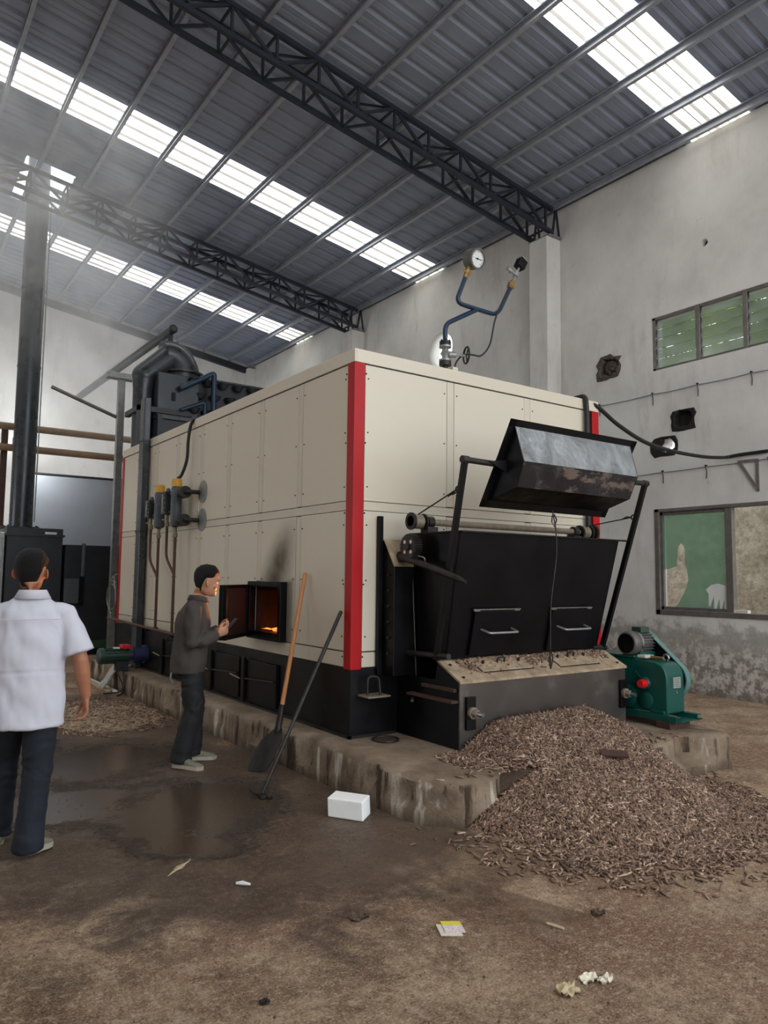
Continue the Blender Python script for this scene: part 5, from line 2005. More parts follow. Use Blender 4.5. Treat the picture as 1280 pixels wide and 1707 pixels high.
# chimney and dust boxes
ch = empty('chimney', (2.59, 16.0, 2.47), 'tall dark steel chimney pipe rising through the roof in smoke', 'chimney')
b = MB()
b.cyl((2.59, 16.0, 2.47), (2.59, 16.0, 10.6), 0.213, n=32)
build(b, 'flue', 'duct', ch, smooth=40)
for z in (4.1, 5.7, 7.3):
    b = MB()
    b.cyl((2.59, 16.0, z), (2.59, 16.0, z + 0.03), 0.222, n=32)
    build(b, 'seam_band', 'duct', ch, smooth=30)
b = MB()
b.cyl((2.59, 16.0, 2.47), (2.59, 16.0, 2.50), 0.36, n=28)
build(b, 'base_flange', 'duct_dark', ch, smooth=30)
for k in range(10):
    a = 2 * math.pi * k / 10
    b = MB()
    b.cyl((2.59 + 0.31 * math.cos(a), 16.0 + 0.31 * math.sin(a), 2.49), (2.59 + 0.31 * math.cos(a), 16.0 + 0.31 * math.sin(a), 2.53), 0.018, n=6)
    build(b, 'flange_bolt', 'darksteel', ch, smooth=0)
b = MB()
b.cyl((2.80, 15.82, 2.6), (2.815, 15.82, 9.1), 0.012, n=8)
build(b, 'guy_wire', 'galv', ch)

db = empty('dust_collector', (2.78, 16.1, 0), 'charcoal steel dust collector box under the chimney', 'dust collector')
b = MB()
b.box(2.28, 3.28, 15.5, 16.7, 0.25, 2.47)
build(b, 'housing', 'duct_dark', db, smooth=0, bevel=0.01)
b = MB()
b.box(2.25, 3.31, 15.47, 16.73, 2.31, 2.35)
b.box(2.25, 3.31, 15.47, 16.73, 0.22, 0.26)
build(b, 'edge_angle', 'duct_dark', db, smooth=0)
for x, y in ((2.34, 15.56), (3.22, 15.56), (2.34, 16.64), (3.22, 16.64)):
    b = MB()
    b.box(x - 0.05, x + 0.05, y - 0.05, y + 0.05, 0, 0.25)
    build(b, 'leg', 'duct_dark', db, smooth=0)
b = MB()
b.box(2.95, 3.16, 15.485, 15.50, 2.355, 2.40)
build(b, 'paper_strip', 'white_plastic', db, smooth=0)

fc = empty('fan_casing', (3.85, 16.0, 0), 'charcoal fan casing with a grey plate, between dust collector and boiler', 'fan')
b = MB()
b.box(3.34, 4.9, 15.55, 16.5, 0.0, 2.17)
build(b, 'housing', 'duct_dark', fc, smooth=0, bevel=0.01)
b = MB()
b.box(3.345, 3.62, 15.50, 15.55, 1.02, 1.50)
build(b, 'access_plate', 'grey_paint', fc, smooth=0, bevel=0.006)
b = MB()
b.cyl((3.68, 15.50, 1.0), (3.68, 15.50, 2.2), 0.035, n=10)
build(b, 'conduit', 'grey_paint', fc)
b = MB()
b.box(3.62, 3.70, 15.44, 15.55, 0.98, 1.55)
build(b, 'latch_post', 'black', fc, smooth=0)
b = MB()
b.box(3.5, 4.9, 15.4, 15.56, 0.14, 0.28)
build(b, 'green_skid', 'green_motor', fc, smooth=0)

gcab = empty('grey_cabinet', (1.7, 15.8, 0), 'pale grey sheet metal cabinet left of the dust collector', 'cabinet')
gcab['label'] = 'pale grey sheet metal cabinet standing against the dust collector'
b = MB()
b.box(1.2, 2.24, 15.4, 16.4, 0.05, 2.36)
build(b, 'body', 'galv', gcab, smooth=0, bevel=0.01)
b = MB()
b.box(1.26, 2.20, 15.37, 15.40, 0.12, 2.28)
build(b, 'door', 'galv', gcab, smooth=0, bevel=0.006)
b = MB()
b.box(1.16, 2.27, 15.36, 16.44, 0, 0.05)
build(b, 'plinth', 'duct_dark', gcab, smooth=0)

wk = empty('added_lamp', (2.72, 17.5, 4.30), 'small added lamp behind the chimney making the glow on wall and tank', 'lamp')  # unseen lamp, added to make the bright spot on wall and tank
b = MB()
b.box(2.58, 2.86, 17.42, 17.48, 4.30, 4.50)
build(b, 'lamp_housing', 'black', wk, smooth=0, bevel=0.01)
b = MB()
b.box(2.60, 2.84, 17.48, 17.485, 4.32, 4.48)
lm = NT('lit_lamp_glass')
lm.set(Emission_Color=(0.95, 0.98, 1.0, 1), Emission_Strength=12.0)
build(b, 'lamp_glass', lm.m, wk, smooth=0)
b = MB()
b.bar((2.72, 17.45, 4.28), (2.72, 17.1, 4.22), 0.03, 0.02)
build(b, 'lamp_clamp', 'darksteel', wk, smooth=0)
ll = bpy.data.lights.new('added_lamp_light', 'POINT')
ll.shadow_soft_size = 0.06
ll.energy = 220
ll.color = (0.95, 0.98, 1.0)
lo2 = bpy.data.objects.new('added_lamp_light', ll)
COL.objects.link(lo2)
lo2.location = (2.72, 17.56, 4.40)

tk = empty('steel_tank', (4.6, 18.9, 0), 'large dark glossy steel tank against the gable wall behind the chimney', 'tank')
b = MB()
b.box(3.0, 6.6, 18.0, 19.6, 0.0, 3.83)
build(b, 'shell', simple('glossy_tank_paint', (140, 144, 150), 0.32, 0.15, 0.08, 1.2, 0.03, 3), tk, smooth=0, bevel=0.02)
b = MB()
b.box(2.98, 6.62, 17.98, 19.62, 3.83, 3.86)
build(b, 'lid', 'duct_dark', tk, smooth=0)

# blower with blue end beside the boiler base
bl = empty('blower_motor', (3.05, 10.4, 0.3), 'green and blue blower motor projecting from the boiler base beyond the worker', 'motor')
b = MB()
b.cyl((2.72, 10.4, 0.505), (3.12, 10.4, 0.505), 0.092, n=24)
build(b, 'motor_body', 'green_motor', bl)
for k in range(14):
    a = 2 * math.pi * k / 14
    b = MB()
    b.bar((2.79, 10.4 + 0.098 * math.cos(a), 0.505 + 0.098 * math.sin(a)), (3.10, 10.4 + 0.098 * math.cos(a), 0.505 + 0.098 * math.sin(a)), 0.018, 0.006, (0, -math.sin(a), math.cos(a)))
    build(b, 'cooling_fin', 'green_motor', bl, smooth=0)
b = MB()
b.lathe((2.78, 10.4, 0.505), (-0.07, 0, 0), [(0.11, 0), (0.11, 0.8), (0.09, 1.0)], 24)
build(b, 'fan_cowl', 'green_motor', bl)
b = MB()
b.lathe((3.12, 10.4, 0.505), (0.235, 0, 0), [(0.07, 0), (0.07, 0.2), (0.115, 0.22), (0.115, 0.35), (0.10, 0.37), (0.10, 0.8), (0.13, 0.82), (0.13, 1.0)], 24)
build(b, 'flange_coupling', 'blue_motor', bl, smooth=30)
b = MB()
b.box(2.90, 2.98, 10.34, 10.40, 0.60, 0.62)
build(b, 'rating_sticker', 'white_plastic', bl, smooth=0)
b = MB()
b.box(3.0, 3.12, 10.30, 10.46, 0.595, 0.65)
build(b, 'junction_box', 'red_cap', bl, smooth=0, bevel=0.01)['label'] = 'small red junction box'
b = MB()
b.box(2.95, 3.10, 10.32, 10.48, 0.30, 0.42)
build(b, 'foot', 'duct_dark', bl, smooth=0)
b = MB()
b.tube(smooth_path([(2.93, 10.38, 0.42), (2.94, 10.3, 0.30), (3.0, 10.2, 0.12), (2.98, 10.35, 0.02), (2.8, 10.4, 0.012)]), 0.010, 6)
b.tube(smooth_path([(3.02, 10.38, 0.42), (3.01, 10.25, 0.28), (3.0, 10.16, 0.10), (3.0, 10.24, 0.012), (2.9, 10.1, 0.012)]), 0.010, 6)
build(b, 'motor_leads', 'rubber', bl)

# coil of wire on the red back post
b = MB()
for k in range(3):
    b.tube([(3.31 - 0.01 * k, 12.0 + (0.15 + 0.05 * k) * math.cos(q), 1.25 + (0.32 - 0.06 * k) * math.sin(q)) for q in [2 * math.pi * i / 22 for i in range(22)]], 0.006, 6, closed=True)
b.tube([(3.30, 12.0, 1.54), (3.33, 11.95, 1.60), (3.36, 11.89, 1.60)], 0.008, 6)
tag(build(b, 'wire_coil', 'galv'), 'loose coil of pale wire hanging at the far end of the boiler', 'wire')

# ---- fittings on the window wall
def conduit(z0, z1, ya, yb, label, hooks, drop):
    root = empty('wall_wire', (WX, (ya + yb) / 2, z0), label, 'wire')
    b = MB()
    n = len(hooks)
    pts = []
    hk = [ya] + hooks + [yb]
    for a, c in zip(hk[:-1], hk[1:]):
        za, zc = z0 + (z1 - z0) * (a - ya) / (yb - ya), z0 + (z1 - z0) * (c - ya) / (yb - ya)
        pts += sag((WX - 0.02, a, za), (WX - 0.02, c, zc), drop, 8)[:-1]
    pts.append(Vector((WX - 0.02, yb, z1)))
    b.tube(pts, 0.007, 6)
    build(b, 'wire', 'galv', root)
    for h in hooks:
        z = z0 + (z1 - z0) * (h - ya) / (yb - ya)
        b = MB()
        b.cyl((WX + 0.005, h, z + 0.02), (WX - 0.03, h, z + 0.015), 0.013, n=8)
        b.tube([(WX - 0.02, h, z), (WX - 0.012, h - 0.01, z - 0.08), (WX - 0.006, h, z - 0.17)], 0.006, 6)
        build(b, 'wire_hook', 'darksteel', root)


conduit(4.47, 4.45, 12.5, 3.8, 'thin grey wire along the wall just under the louvred window', [11.0, 9.3, 7.75, 6.75, 6.0, 5.2, 4.4], 0.012)
conduit(3.20, 3.25, 12.0, 3.8, 'thin grey wire along the wall above the low broken window', [10.5, 8.9, 7.4, 6.6, 5.9, 5.0], 0.008)
br = empty('wall_bracket', (WX, 5.25, 2.85), 'small rusty triangular steel bracket on the wall above the low window', 'bracket')
for a, c in (((WX - 0.01, 5.16, 3.25), (WX - 0.01, 5.16, 2.82)), ((WX - 0.01, 5.42, 3.255), (WX - 0.01, 5.14, 3.25)), ((WX - 0.02, 5.40, 3.25), (WX - 0.015, 5.16, 2.84))):
    b = MB()
    b.bar(a, c, 0.035, 0.025)
    build(b, 'bracket_bar', 'alu', br, smooth=0)

# ================================================================== PEOPLE
def ell(mb, rows, n=16):
    """rows: (point, side vector, front vector, half width, front reach, back reach)"""
    rings = []
    for p, s, f, w, fr, bk in rows:
        ring = []
        for k in range(n):
            a = 2 * math.pi * k / n
            c, q = math.cos(a), math.sin(a)
            ring.append(Vector(p) + s * (w * c) + f * ((fr if q > 0 else bk) * q))
        rings.append(ring)
    return mb.loft(rings)


def limb(mb, pts, rad, flat=1.0, n=14):
    """tapered round limb with swelling joints"""
    return mb.tube(pts, rad, n)


def remesh(mb, name, mat, parent, voxel, it=4, wob=0.0, wscale=8.0, fold=None, smooth=60):
    me = mb.mesh(name + '_src')
    o = bpy.data.objects.new('tmp', me)
    COL.objects.link(o)
    m = o.modifiers.new('r', 'REMESH')
    m.mode = 'VOXEL'
    m.voxel_size = voxel
    s = o.modifiers.new('s', 'SMOOTH')
    s.factor = 0.5
    s.iterations = it
    dg = bpy.context.evaluated_depsgraph_get()
    me2 = bpy.data.meshes.new_from_object(o.evaluated_get(dg))
    bpy.data.objects.remove(o)
    bpy.data.meshes.remove(me)
    if wob or fold:
        for v in me2.vertices:
            d = 0
            if wob:
                d += wob * noise.noise(v.co * wscale)
            if fold:
                d += fold(v.co)
            v.co = v.co + v.normal * d
    off = wloc(parent)
    me2.transform(Matrix.Translation(-off))
    me2.name = name
    me2.materials.clear()
    return link(name, me2, M[mat] if isinstance(mat, str) else mat, parent, (0, 0, 0), smooth)


HEAD = [(-0.117, 0.022, 0.078, -0.030), (-0.108, 0.038, 0.092, 0.020), (-0.090, 0.052, 0.094, 0.052), (-0.062, 0.062, 0.090, 0.074), (-0.030, 0.070, 0.088, 0.086), (0.0, 0.074, 0.084, 0.094),
        (0.018, 0.076, 0.092, 0.098), (0.05, 0.077, 0.090, 0.100), (0.08, 0.070, 0.078, 0.092), (0.105, 0.052, 0.055, 0.070), (0.122, 0.026, 0.026, 0.036), (0.127, 0.006, 0.006, 0.008)]


def head_at(z):
    for a, b in zip(HEAD[:-1], HEAD[1:]):
        if a[0] <= z <= b[0]:
            t = (z - a[0]) / (b[0] - a[0])
            return [a[i] + (b[i] - a[i]) * t for i in range(1, 4)]
    return list(HEAD[0][1:]) if z < HEAD[0][0] else list(HEAD[-1][1:])


def add_head(mb, X, c, fwd, up, sc):
    """skull, jaw, nose, ears in the frame (X side, fwd, up) at c"""
    T = lambda x, y, z: c + (X * x + fwd * y + up * z) * sc
    ell(mb, [(T(0, 0, z), X * sc, fwd * sc, w, f_, b_) for z, w, f_, b_ in HEAD], 24)
    rings = []
    for y, z, w, h in ((0.078, 0.014, 0.008, 0.006), (0.094, -0.008, 0.009, 0.009), (0.108, -0.032, 0.014, 0.012), (0.104, -0.043, 0.017, 0.008), (0.080, -0.046, 0.014, 0.005)):
        rings.append([T(w * math.cos(a), y + h * 0.6 * math.sin(a), z + h * math.sin(a) * 0.6) for a in [2 * math.pi * k / 10 for k in range(10)]])
    mb.loft(rings)
    for s in (1, -1):
        rings = []
        for k in range(7):
            t = -1 + 2 * k / 6
            r = math.sqrt(max(0.02, 1 - t * t))
            rings.append([T(s * (0.084 + 0.008 * r * math.cos(a) - 0.012 * math.sin(a) * r + 0.006), -0.010 + 0.020 * r * math.sin(a) - 0.006 * t, -0.012 + 0.036 * t) for a in [2 * math.pi * j / 10 for j in range(10)]])
        mb.loft(rings)
        # brow ridge, lips
        mb.sphere(T(s * 0.032, 0.084, 0.022), 0.014 * sc, 10, 6)
        mb.sphere(T(s * 0.045, 0.062, -0.028), 0.022 * sc, 10, 6)
    mb.sphere(T(0, 0.088, -0.070), (0.020 * sc, 0.012 * sc, 0.009 * sc), 10, 6)
    mb.sphere(T(0, 0.082, -0.100), 0.016 * sc, 10, 6)
    return T


def face_parts(T, X, fwd, up, sc, body):
    for s in (1, -1):
        b = MB()
        b.sphere(T(s * 0.031, 0.0745, 0.003), 0.012 * sc, 12, 8)
        e = build(b, 'eye', 'eye_white', body)
        b = MB()
        b.sphere(T(s * 0.031, 0.0815, 0.002), 0.0062 * sc, 10, 6)
        build(b, 'iris', 'eye_dark', e)
        b = MB()
        b.tube([T(s * 0.014, 0.096, 0.024), T(s * 0.032, 0.097, 0.030), T(s * 0.050, 0.084, 0.024)], [0.003 * sc, 0.004 * sc, 0.002 * sc], 6)
        build(b, 'eyebrow', 'hair', body)
    b = MB()
    b.tube([T(-0.022, 0.092, -0.071), T(-0.008, 0.101, -0.069), T(0.008, 0.101, -0.069), T(0.022, 0.092, -0.071)], [0.002, 0.0045, 0.0045, 0.002], 8)
    build(b, 'mouth', 'lip', body)


def add_hair(T, parent, line, thick, seed, crown_thin=0.0):
    """cap of short hair; line(angle) gives the hairline height, angle 90 deg = front"""
    b = MB()
    n, m = 48, 14
    rings = []
    for i in range(m + 1):
        ring = []
        for k in range(n):
            a = 2 * math.pi * k / n
            zl = line(a)
            t = i / m
            z = zl + (0.126 - zl) * t
            w, f_, b_ = head_at(z)
            c, q = math.cos(a), math.sin(a)
            th = thick * min(1, 0.24 + t * 2.2) * (1 + 0.25 * noise.noise(Vector((c * 6, q * 6, z * 60 + seed))))
            lift = thick * t * t * (1 - crown_thin)
            ring.append(T((w + th) * c, ((f_ if q > 0 else b_) + th) * q, z + lift))
        rings.append(ring)
    inner = [T(head_at(line(2 * math.pi * k / n))[0] * 0.9 * math.cos(2 * math.pi * k / n), (head_at(line(2 * math.pi * k / n))[1 if math.sin(2 * math.pi * k / n) > 0 else 2]) * 0.9 * math.sin(2 * math.pi * k / n), line(2 * math.pi * k / n)) for k in range(n)]
    b.loft([inner] + rings, cap=True)
    return build(b, 'hair', 'hair', parent, smooth=70)


def add_hand(mb, wrist, d, nrm, thumb, curl, sc=1.0, spread=0.0):
    """palm, four fingers of unequal length and a thumb. d to fingers, nrm out of the back of the hand, thumb side"""
    d, nrm = d.normalized(), nrm.normalized()
    s = d.cross(nrm).normalized()
    if s.dot(thumb) < 0:
        s = -s
    W = Vector(wrist)
    ell(mb, [(W + d * (x * sc), s, nrm, w * sc, h * sc, h * sc) for x, w, h in ((-0.03, 0.027, 0.021), (0.0, 0.028, 0.019), (0.03, 0.038, 0.017), (0.06, 0.042, 0.015), (0.088, 0.041, 0.013), (0.096, 0.034, 0.009))], 14)
    for off, ln, cu in ((0.031, 0.072, curl[0]), (0.0105, 0.081, curl[1]), (-0.0105, 0.075, curl[2]), (-0.031, 0.058, curl[3])):
        p = W + d * (0.082 * sc) + s * (off * sc)
        dr = (d + s * (off * spread * 10)).normalized()
        pts = [p]
        rad = [0.0095 * sc]
        for k, fr in enumerate((0.45, 0.31, 0.24)):
            rot = Matrix.Rotation(-cu * (0.8 if k == 0 else 1.0), 3, s.normalized() if d.cross(nrm).dot(s) > 0 else -s)
            dr = (rot @ dr).normalized()
            p = p + dr * (ln * fr * 1.15 * sc)
            pts.append(p)
            rad.append((0.0088, 0.0080, 0.0062)[k] * sc)
        mb.tube(pts, rad, 10)
        mb.sphere(p, 0.0064 * sc, 8, 6)
    p = W + d * (0.022 * sc) + s * (0.026 * sc)
    d1 = (d * 0.72 + s * 0.62 - nrm * 0.25).normalized()
    d2 = (d * 0.92 + s * 0.12 - nrm * (0.2 + 0.3 * curl[4])).normalized()
    p1 = p + d1 * (0.046 * sc)
    p2 = p1 + d2 * (0.034 * sc)
    p3 = p2 + (d2 - s * 0.2 * curl[4]).normalized() * (0.026 * sc)
    mb.tube([p, p1, p2, p3], [0.015 * sc, 0.0115 * sc, 0.0098 * sc, 0.007 * sc], 10)
    mb.sphere(p3, 0.007 * sc, 8, 6)


def shoe(parent, heel, yaw_dir, pitch, size, m_top, m_sole):
    f = Vector((yaw_dir[0], yaw_dir[1], 0)).normalized()
    s = Vector((-f.y, f.x, 0))
    u = Vector((0, 0, 1))
    Mx = Matrix.Rotation(pitch, 3, s)          # + lifts the heel about the toe
    toe = Vector(heel) + f * size
    def T(x, y, z):
        p = f * (x - size) + s * y + u * z
        return toe + Mx @ p
    rings = []
    for x, w, h, zc in ((0.0, 0.028, 0.075, 0.0), (0.03, 0.036, 0.10, 0.0), (0.08, 0.038, 0.105, 0.0), (0.13, 0.040, 0.085, 0.0), (0.18, 0.046, 0.066, 0.0), (0.23, 0.046, 0.055, 0.0), (0.265, 0.036, 0.045, 0.0), (0.285, 0.016, 0.03, 0.0)):
        k = size / 0.285
        ring = []
        for j in range(14):
            a = 2 * math.pi * j / 14
            q = math.sin(a)
            ring.append(T(x * k, w * math.cos(a), 0.022 + (h - 0.022) * (0.5 + 0.5 * q) if q > -0.2 else 0.022))
        rings.append(ring)
    b = MB()
    b.loft(rings)
    o = build(b, 'shoe', m_top, parent, smooth=60)
    b = MB()
    outline = [(0.0, 0.0), (0.02, 0.034), (0.08, 0.040), (0.14, 0.040), (0.20, 0.050), (0.25, 0.046), (0.28, 0.024), (0.292, 0.0), (0.28, -0.024), (0.25, -0.046), (0.20, -0.050), (0.14, -0.040), (0.08, -0.040), (0.02, -0.034)]
    k = size / 0.285
    b.loft([[T(x * k, y, 0.0) for x, y in outline], [T(x * k, y, 0.03) for x, y in outline]])
    build(b, 'sole', m_sole, o, smooth=30)
    return o


def make_person(label, P0, fdir, cfg):
    f = Vector((fdir[0], fdir[1], 0)).normalized()
    l = Vector((-f.y, f.x, 0))
    u = Vector((0, 0, 1))
    o = Vector((P0[0], P0[1], 0))
    root = empty('person', o, label, 'person')
    L = lambda p: o + f * p[0] + l * p[1] + u * p[2]
    J = {k: L(v) for k, v in cfg['joints'].items()}
    # ---------- body: one continuous skin surface
    b = MB()
    hips, chest, neck = J['hips'], J['chest'], J['neck']
    ell(b, [(hips - u * 0.06, l, f, 0.13, 0.09, 0.10), (hips + u * 0.04, l, f, 0.14, 0.10, 0.10), (hips.lerp(chest, 0.5), l, f, 0.13, 0.10, 0.09), (chest, l, f, 0.155, 0.11, 0.10), (chest.lerp(neck, 0.55), l, f, 0.125, 0.07, 0.075), (chest.lerp(neck, 0.8), l, f, 0.08, 0.055, 0.06), (neck - u * 0.02, l, f, 0.07, 0.05, 0.06)], 18)
    hd = cfg['head_dir']
    hf = (f * hd[0] + l * hd[1] + u * hd[2]).normalized()
    hx = hf.cross(u).normalized()
    hu = hx.cross(hf).normalized()
    hc = J['head']
    sc = cfg.get('head_scale', 1.0)
    ell(b, [(neck - u * 0.05, l, f, 0.075, 0.06, 0.07), (neck + u * 0.0, l, f, 0.058, 0.055, 0.058), (neck.lerp(hc, 0.55) - hf * 0.02, hx, hf, 0.054, 0.05, 0.054), (hc - hf * 0.018 - hu * 0.04, hx, hf, 0.052, 0.05, 0.05)], 16)
    T = add_head(b, hx, hc, hf, hu, sc)
    for sd, sg in (('r', -1), ('l', 1)):
        sh, el, wr_ = J['sh_' + sd], J['el_' + sd], J['wr_' + sd]
        limb(b, [sh - l * sg * 0.05 - u * 0.02, sh - u * 0.03, sh.lerp(el, 0.4), el, el.lerp(wr_, 0.3), el.lerp(wr_, 0.75), wr_], [0.036, 0.040] + [k_ * cfg.get('arm', 1.0) for k_ in (0.046, 0.037, 0.039, 0.030, 0.026)])
        h = cfg['hand_' + sd]
        vv = lambda q: f * q[0] + l * q[1] + u * q[2]
        add_hand(b, wr_, vv(h['d']), vv(h['n']), vv(h['t']), h['curl'], cfg.get('hand_scale', 1.0), h.get('spread', 0.0))
        hp, kn, an = J['hip_' + sd], J['kn_' + sd], J['an_' + sd]
        limb(b, [hp + u * 0.05, hp.lerp(kn, 0.3), hp.lerp(kn, 0.75), kn, kn.lerp(an, 0.35), kn.lerp(an, 0.8), an - u * 0.03], [0.07, 0.072, 0.055, 0.048, 0.050, 0.036, 0.034])
    body = remesh(b, 'body', cfg['skin'], root, 0.0055, 3)
    face_parts(T, hx, hf, hu, sc, body)
    add_hair(T, root, cfg['hairline'], cfg.get('hair_thick', 0.016), 3)
    # ---------- trousers
    b = MB()
    tr = cfg['trouser']
    ell(b, [(hips - u * 0.13, l, f, 0.165, 0.10, 0.12), (hips - u * 0.05, l, f, 0.175, 0.115, 0.13), (hips + u * 0.06, l, f, 0.165, 0.11, 0.115), (hips + u * 0.13, l, f, 0.155, 0.105, 0.105)], 20)
    for sd in 'rl':
        hp, kn, an = J['hip_' + sd], J['kn_' + sd], J['an_' + sd]
        limb(b, [hp + u * 0.03, hp.lerp(kn, 0.35), hp.lerp(kn, 0.8), kn, kn.lerp(an, 0.4), kn.lerp(an, 0.8), an, an - u * tr[4]], [tr[0], tr[0] * 0.97, tr[1] * 1.05, tr[1], tr[2], tr[3], tr[3], tr[3] * 1.03], n=18)
    kz = [J['kn_r'], J['kn_l'], J['an_r'], J['an_l']]

    def tfold(p):
        d = min((p - q).length for q in kz)
        return 0.007 * noise.noise(Vector((p.x * 7, p.y * 7, p.z * 26 + 4 * noise.noise(p * 6)))) + 0.006 * math.sin(p.z * 55 + 9 * noise.noise(p * 7)) * math.exp(-(d / 0.10) ** 2)
    remesh(b, 'trousers', cfg['trouser_mat'], root, 0.011, 3, 0.008, 7.0, tfold)
    # ---------- top garment
    b = MB()
    ell(b, [(hips + u * (z - hips.z) + f * dx + (neck - hips) * 0.0 + f * ((z - hips.z) / (neck.z - hips.z)) * (neck - hips).dot(f), l, f, w, fr, bk) for z, w, fr, bk, dx in cfg['torso']], 26)
    for sd, sg in (('r', -1), ('l', 1)):
        sh, el, wr_ = J['sh_' + sd], J['el_' + sd], J['wr_' + sd]
        if cfg['short']:
            e = sh.lerp(el, cfg['short'])
            limb(b, [sh - l * sg * 0.08 - u * 0.005, sh - u * 0.018, sh.lerp(e, 0.5), e], [0.064, 0.066, 0.080, 0.094], n=20)
        else:
            limb(b, [sh - l * sg * 0.08 - u * 0.01, sh, sh.lerp(el, 0.5), el, el.lerp(wr_, 0.4), el.lerp(wr_, 0.85), wr_ - (wr_ - el).normalized() * 0.01], [0.066, 0.070, 0.070, 0.064, 0.060, 0.052, 0.048], n=20)
    els = [J['el_r'], J['el_l']]

    def sfold(p):
        r = 0.0
        d = min((p - q).length for q in els)
        if not cfg['short']:
            r += 0.007 * math.sin((p - J['el_r']).dot(J['wr_r'] - J['sh_r']) * 260 + 4 * noise.noise(p * 10)) * math.exp(-(d / 0.12) ** 2)
        r += cfg['wrinkle'] * 0.6 * noise.noise(Vector(((p.x - p.y) * 4 + p.z * 9, (p.x - p.y) * 9 - p.z * 4, 2.0)))
        if cfg['short']:
            r -= 0.005 * math.exp(-((p.z - 1.03 - 0.01 * math.sin(p.x * 9)) / 0.009) ** 2)
        r += cfg['wrinkle'] * 0.7 * (noise.noise(Vector((p.x * 7 + p.z * 3, p.y * 7 - p.z * 3, p.z * 5))) + 0.5 * noise.noise(Vector((p.x * 16, p.y * 16, p.z * 10 + p.x * 9))))
        return r
    top = remesh(b, cfg['top_name'], cfg['top_mat'], root, 0.010, 3, 0.0, 5.0, sfold)
    # collar
    b = MB()
    n = 28
    rings = []
    for (dz, w, fr, bk) in cfg['collar']:
        rings.append([neck + hf * 0.0 + u * (dz + (0.0 if math.sin(a) < 0 else -0.020 * math.sin(a))) + l * (w * math.cos(a)) + f * ((fr if math.sin(a) > 0 else bk) * math.sin(a) - 0.0) for a in [2 * math.pi * k / n for k in range(n)]])
    b.loft(rings, cap=False)
    col = build(b, 'collar', cfg['top_mat'], top, smooth=60)
    md = col.modifiers.new('thick', 'SOLIDIFY')
    md.thickness = 0.004
    # shoes
    for sd in 'rl':
        s_ = cfg['shoe_' + sd]
        shoe(root, L(s_['heel']), f * s_['dir'][0] + l * s_['dir'][1], s_['pitch'], s_.get('size', 0.28), cfg['shoe_mat'], 'sole')
    return root, L, top, f, l


def line_short(a):
    q = math.sin(a)
    c = abs(math.cos(a))
    if q > 0.75:
        return 0.070
    if q > 0.2:
        return 0.070 - 0.035 * (0.75 - q) / 0.55
    if q > -0.25:
        return 0.035 - 0.005 * (0.2 - q) / 0.45
    k = min(1, (-0.25 - q) / 0.6)
    return 0.030 - 0.118 * k * k * (3 - 2 * k)


# ---- man in the white shirt, walking away
wcfg = dict(
    joints=dict(hips=(0.02, 0, 0.90), chest=(0.035, 0, 1.25), neck=(0.05, 0.0, 1.475), head=(0.085, 0.015, 1.622),
                sh_r=(0.03, -0.185, 1.385), el_r=(-0.02, -0.285, 1.09), wr_r=(0.03, -0.325, 0.865),
                sh_l=(0.04, 0.185, 1.385), el_l=(0.07, 0.275, 1.12), wr_l=(0.20, 0.27, 0.93),
                hip_r=(0.01, -0.088, 0.88), kn_r=(-0.02, -0.075, 0.49), an_r=(-0.125, -0.050, 0.105),
                hip_l=(0.03, 0.088, 0.88), kn_l=(0.20, 0.115, 0.50), an_l=(0.215, 0.135, 0.10)),
    head_dir=(0.97, -0.24, -0.02), head_scale=1.02, skin='skin', hairline=line_short, hair_thick=0.017,
    hand_r=dict(d=(0.12, -0.02, -1), n=(0.2, -1, 0.0), t=(1, 0.1, 0), curl=(0.55, 0.62, 0.68, 0.72, 0.6)),
    hand_l=dict(d=(0.35, 0.0, -1), n=(0.2, 1, 0), t=(1, 0, 0), curl=(0.45, 0.5, 0.55, 0.6, 0.5)),
    trouser=(0.098, 0.084, 0.082, 0.080, 0.06), trouser_mat='jeans',
    torso=[(0.715, 0.212, 0.150, 0.150, 0.0), (0.80, 0.212, 0.150, 0.150, 0), (0.95, 0.205, 0.145, 0.145, 0), (1.10, 0.208, 0.145, 0.145, 0), (1.24, 0.218, 0.14, 0.142, 0), (1.33, 0.212, 0.125, 0.132, 0), (1.385, 0.188, 0.105, 0.118, 0), (1.425, 0.145, 0.088, 0.102, 0), (1.46, 0.100, 0.074, 0.086, 0), (1.49, 0.074, 0.066, 0.074, 0)],
    arm=1.2, hand_scale=1.08, short=0.86, wrinkle=0.016, top_name='shirt', top_mat='shirt',
    collar=[(-0.02, 0.075, 0.072, 0.076), (0.036, 0.070, 0.068, 0.074), (0.040, 0.076, 0.074, 0.081), (-0.012, 0.104, 0.098, 0.108)],
    shoe_r=dict(heel=(-0.195, -0.035, 0.0), dir=(0.9, -0.42), pitch=R(8)), shoe_l=dict(heel=(0.15, 0.13, 0.0), dir=(1, 0.05), pitch=R(-2)), shoe_mat='shoe')
wp, LW, wtop, wf, wl_ = make_person('man in a white short-sleeved shirt and navy jeans walking away from the viewer', (0.87, 4.85), (0.22, 0.975), wcfg)
# yoke seam across the shoulder blades
b = MB()
pts = [LW((-0.105 - 0.012 * math.cos(t * 1.6) + 0.0, 0.17 * t, 1.345)) for t in [-1 + 2 * k / 12 for k in range(13)]]
b.tube(pts, 0.0025, 6)
build(b, 'yoke_seam', 'shirt', wtop)

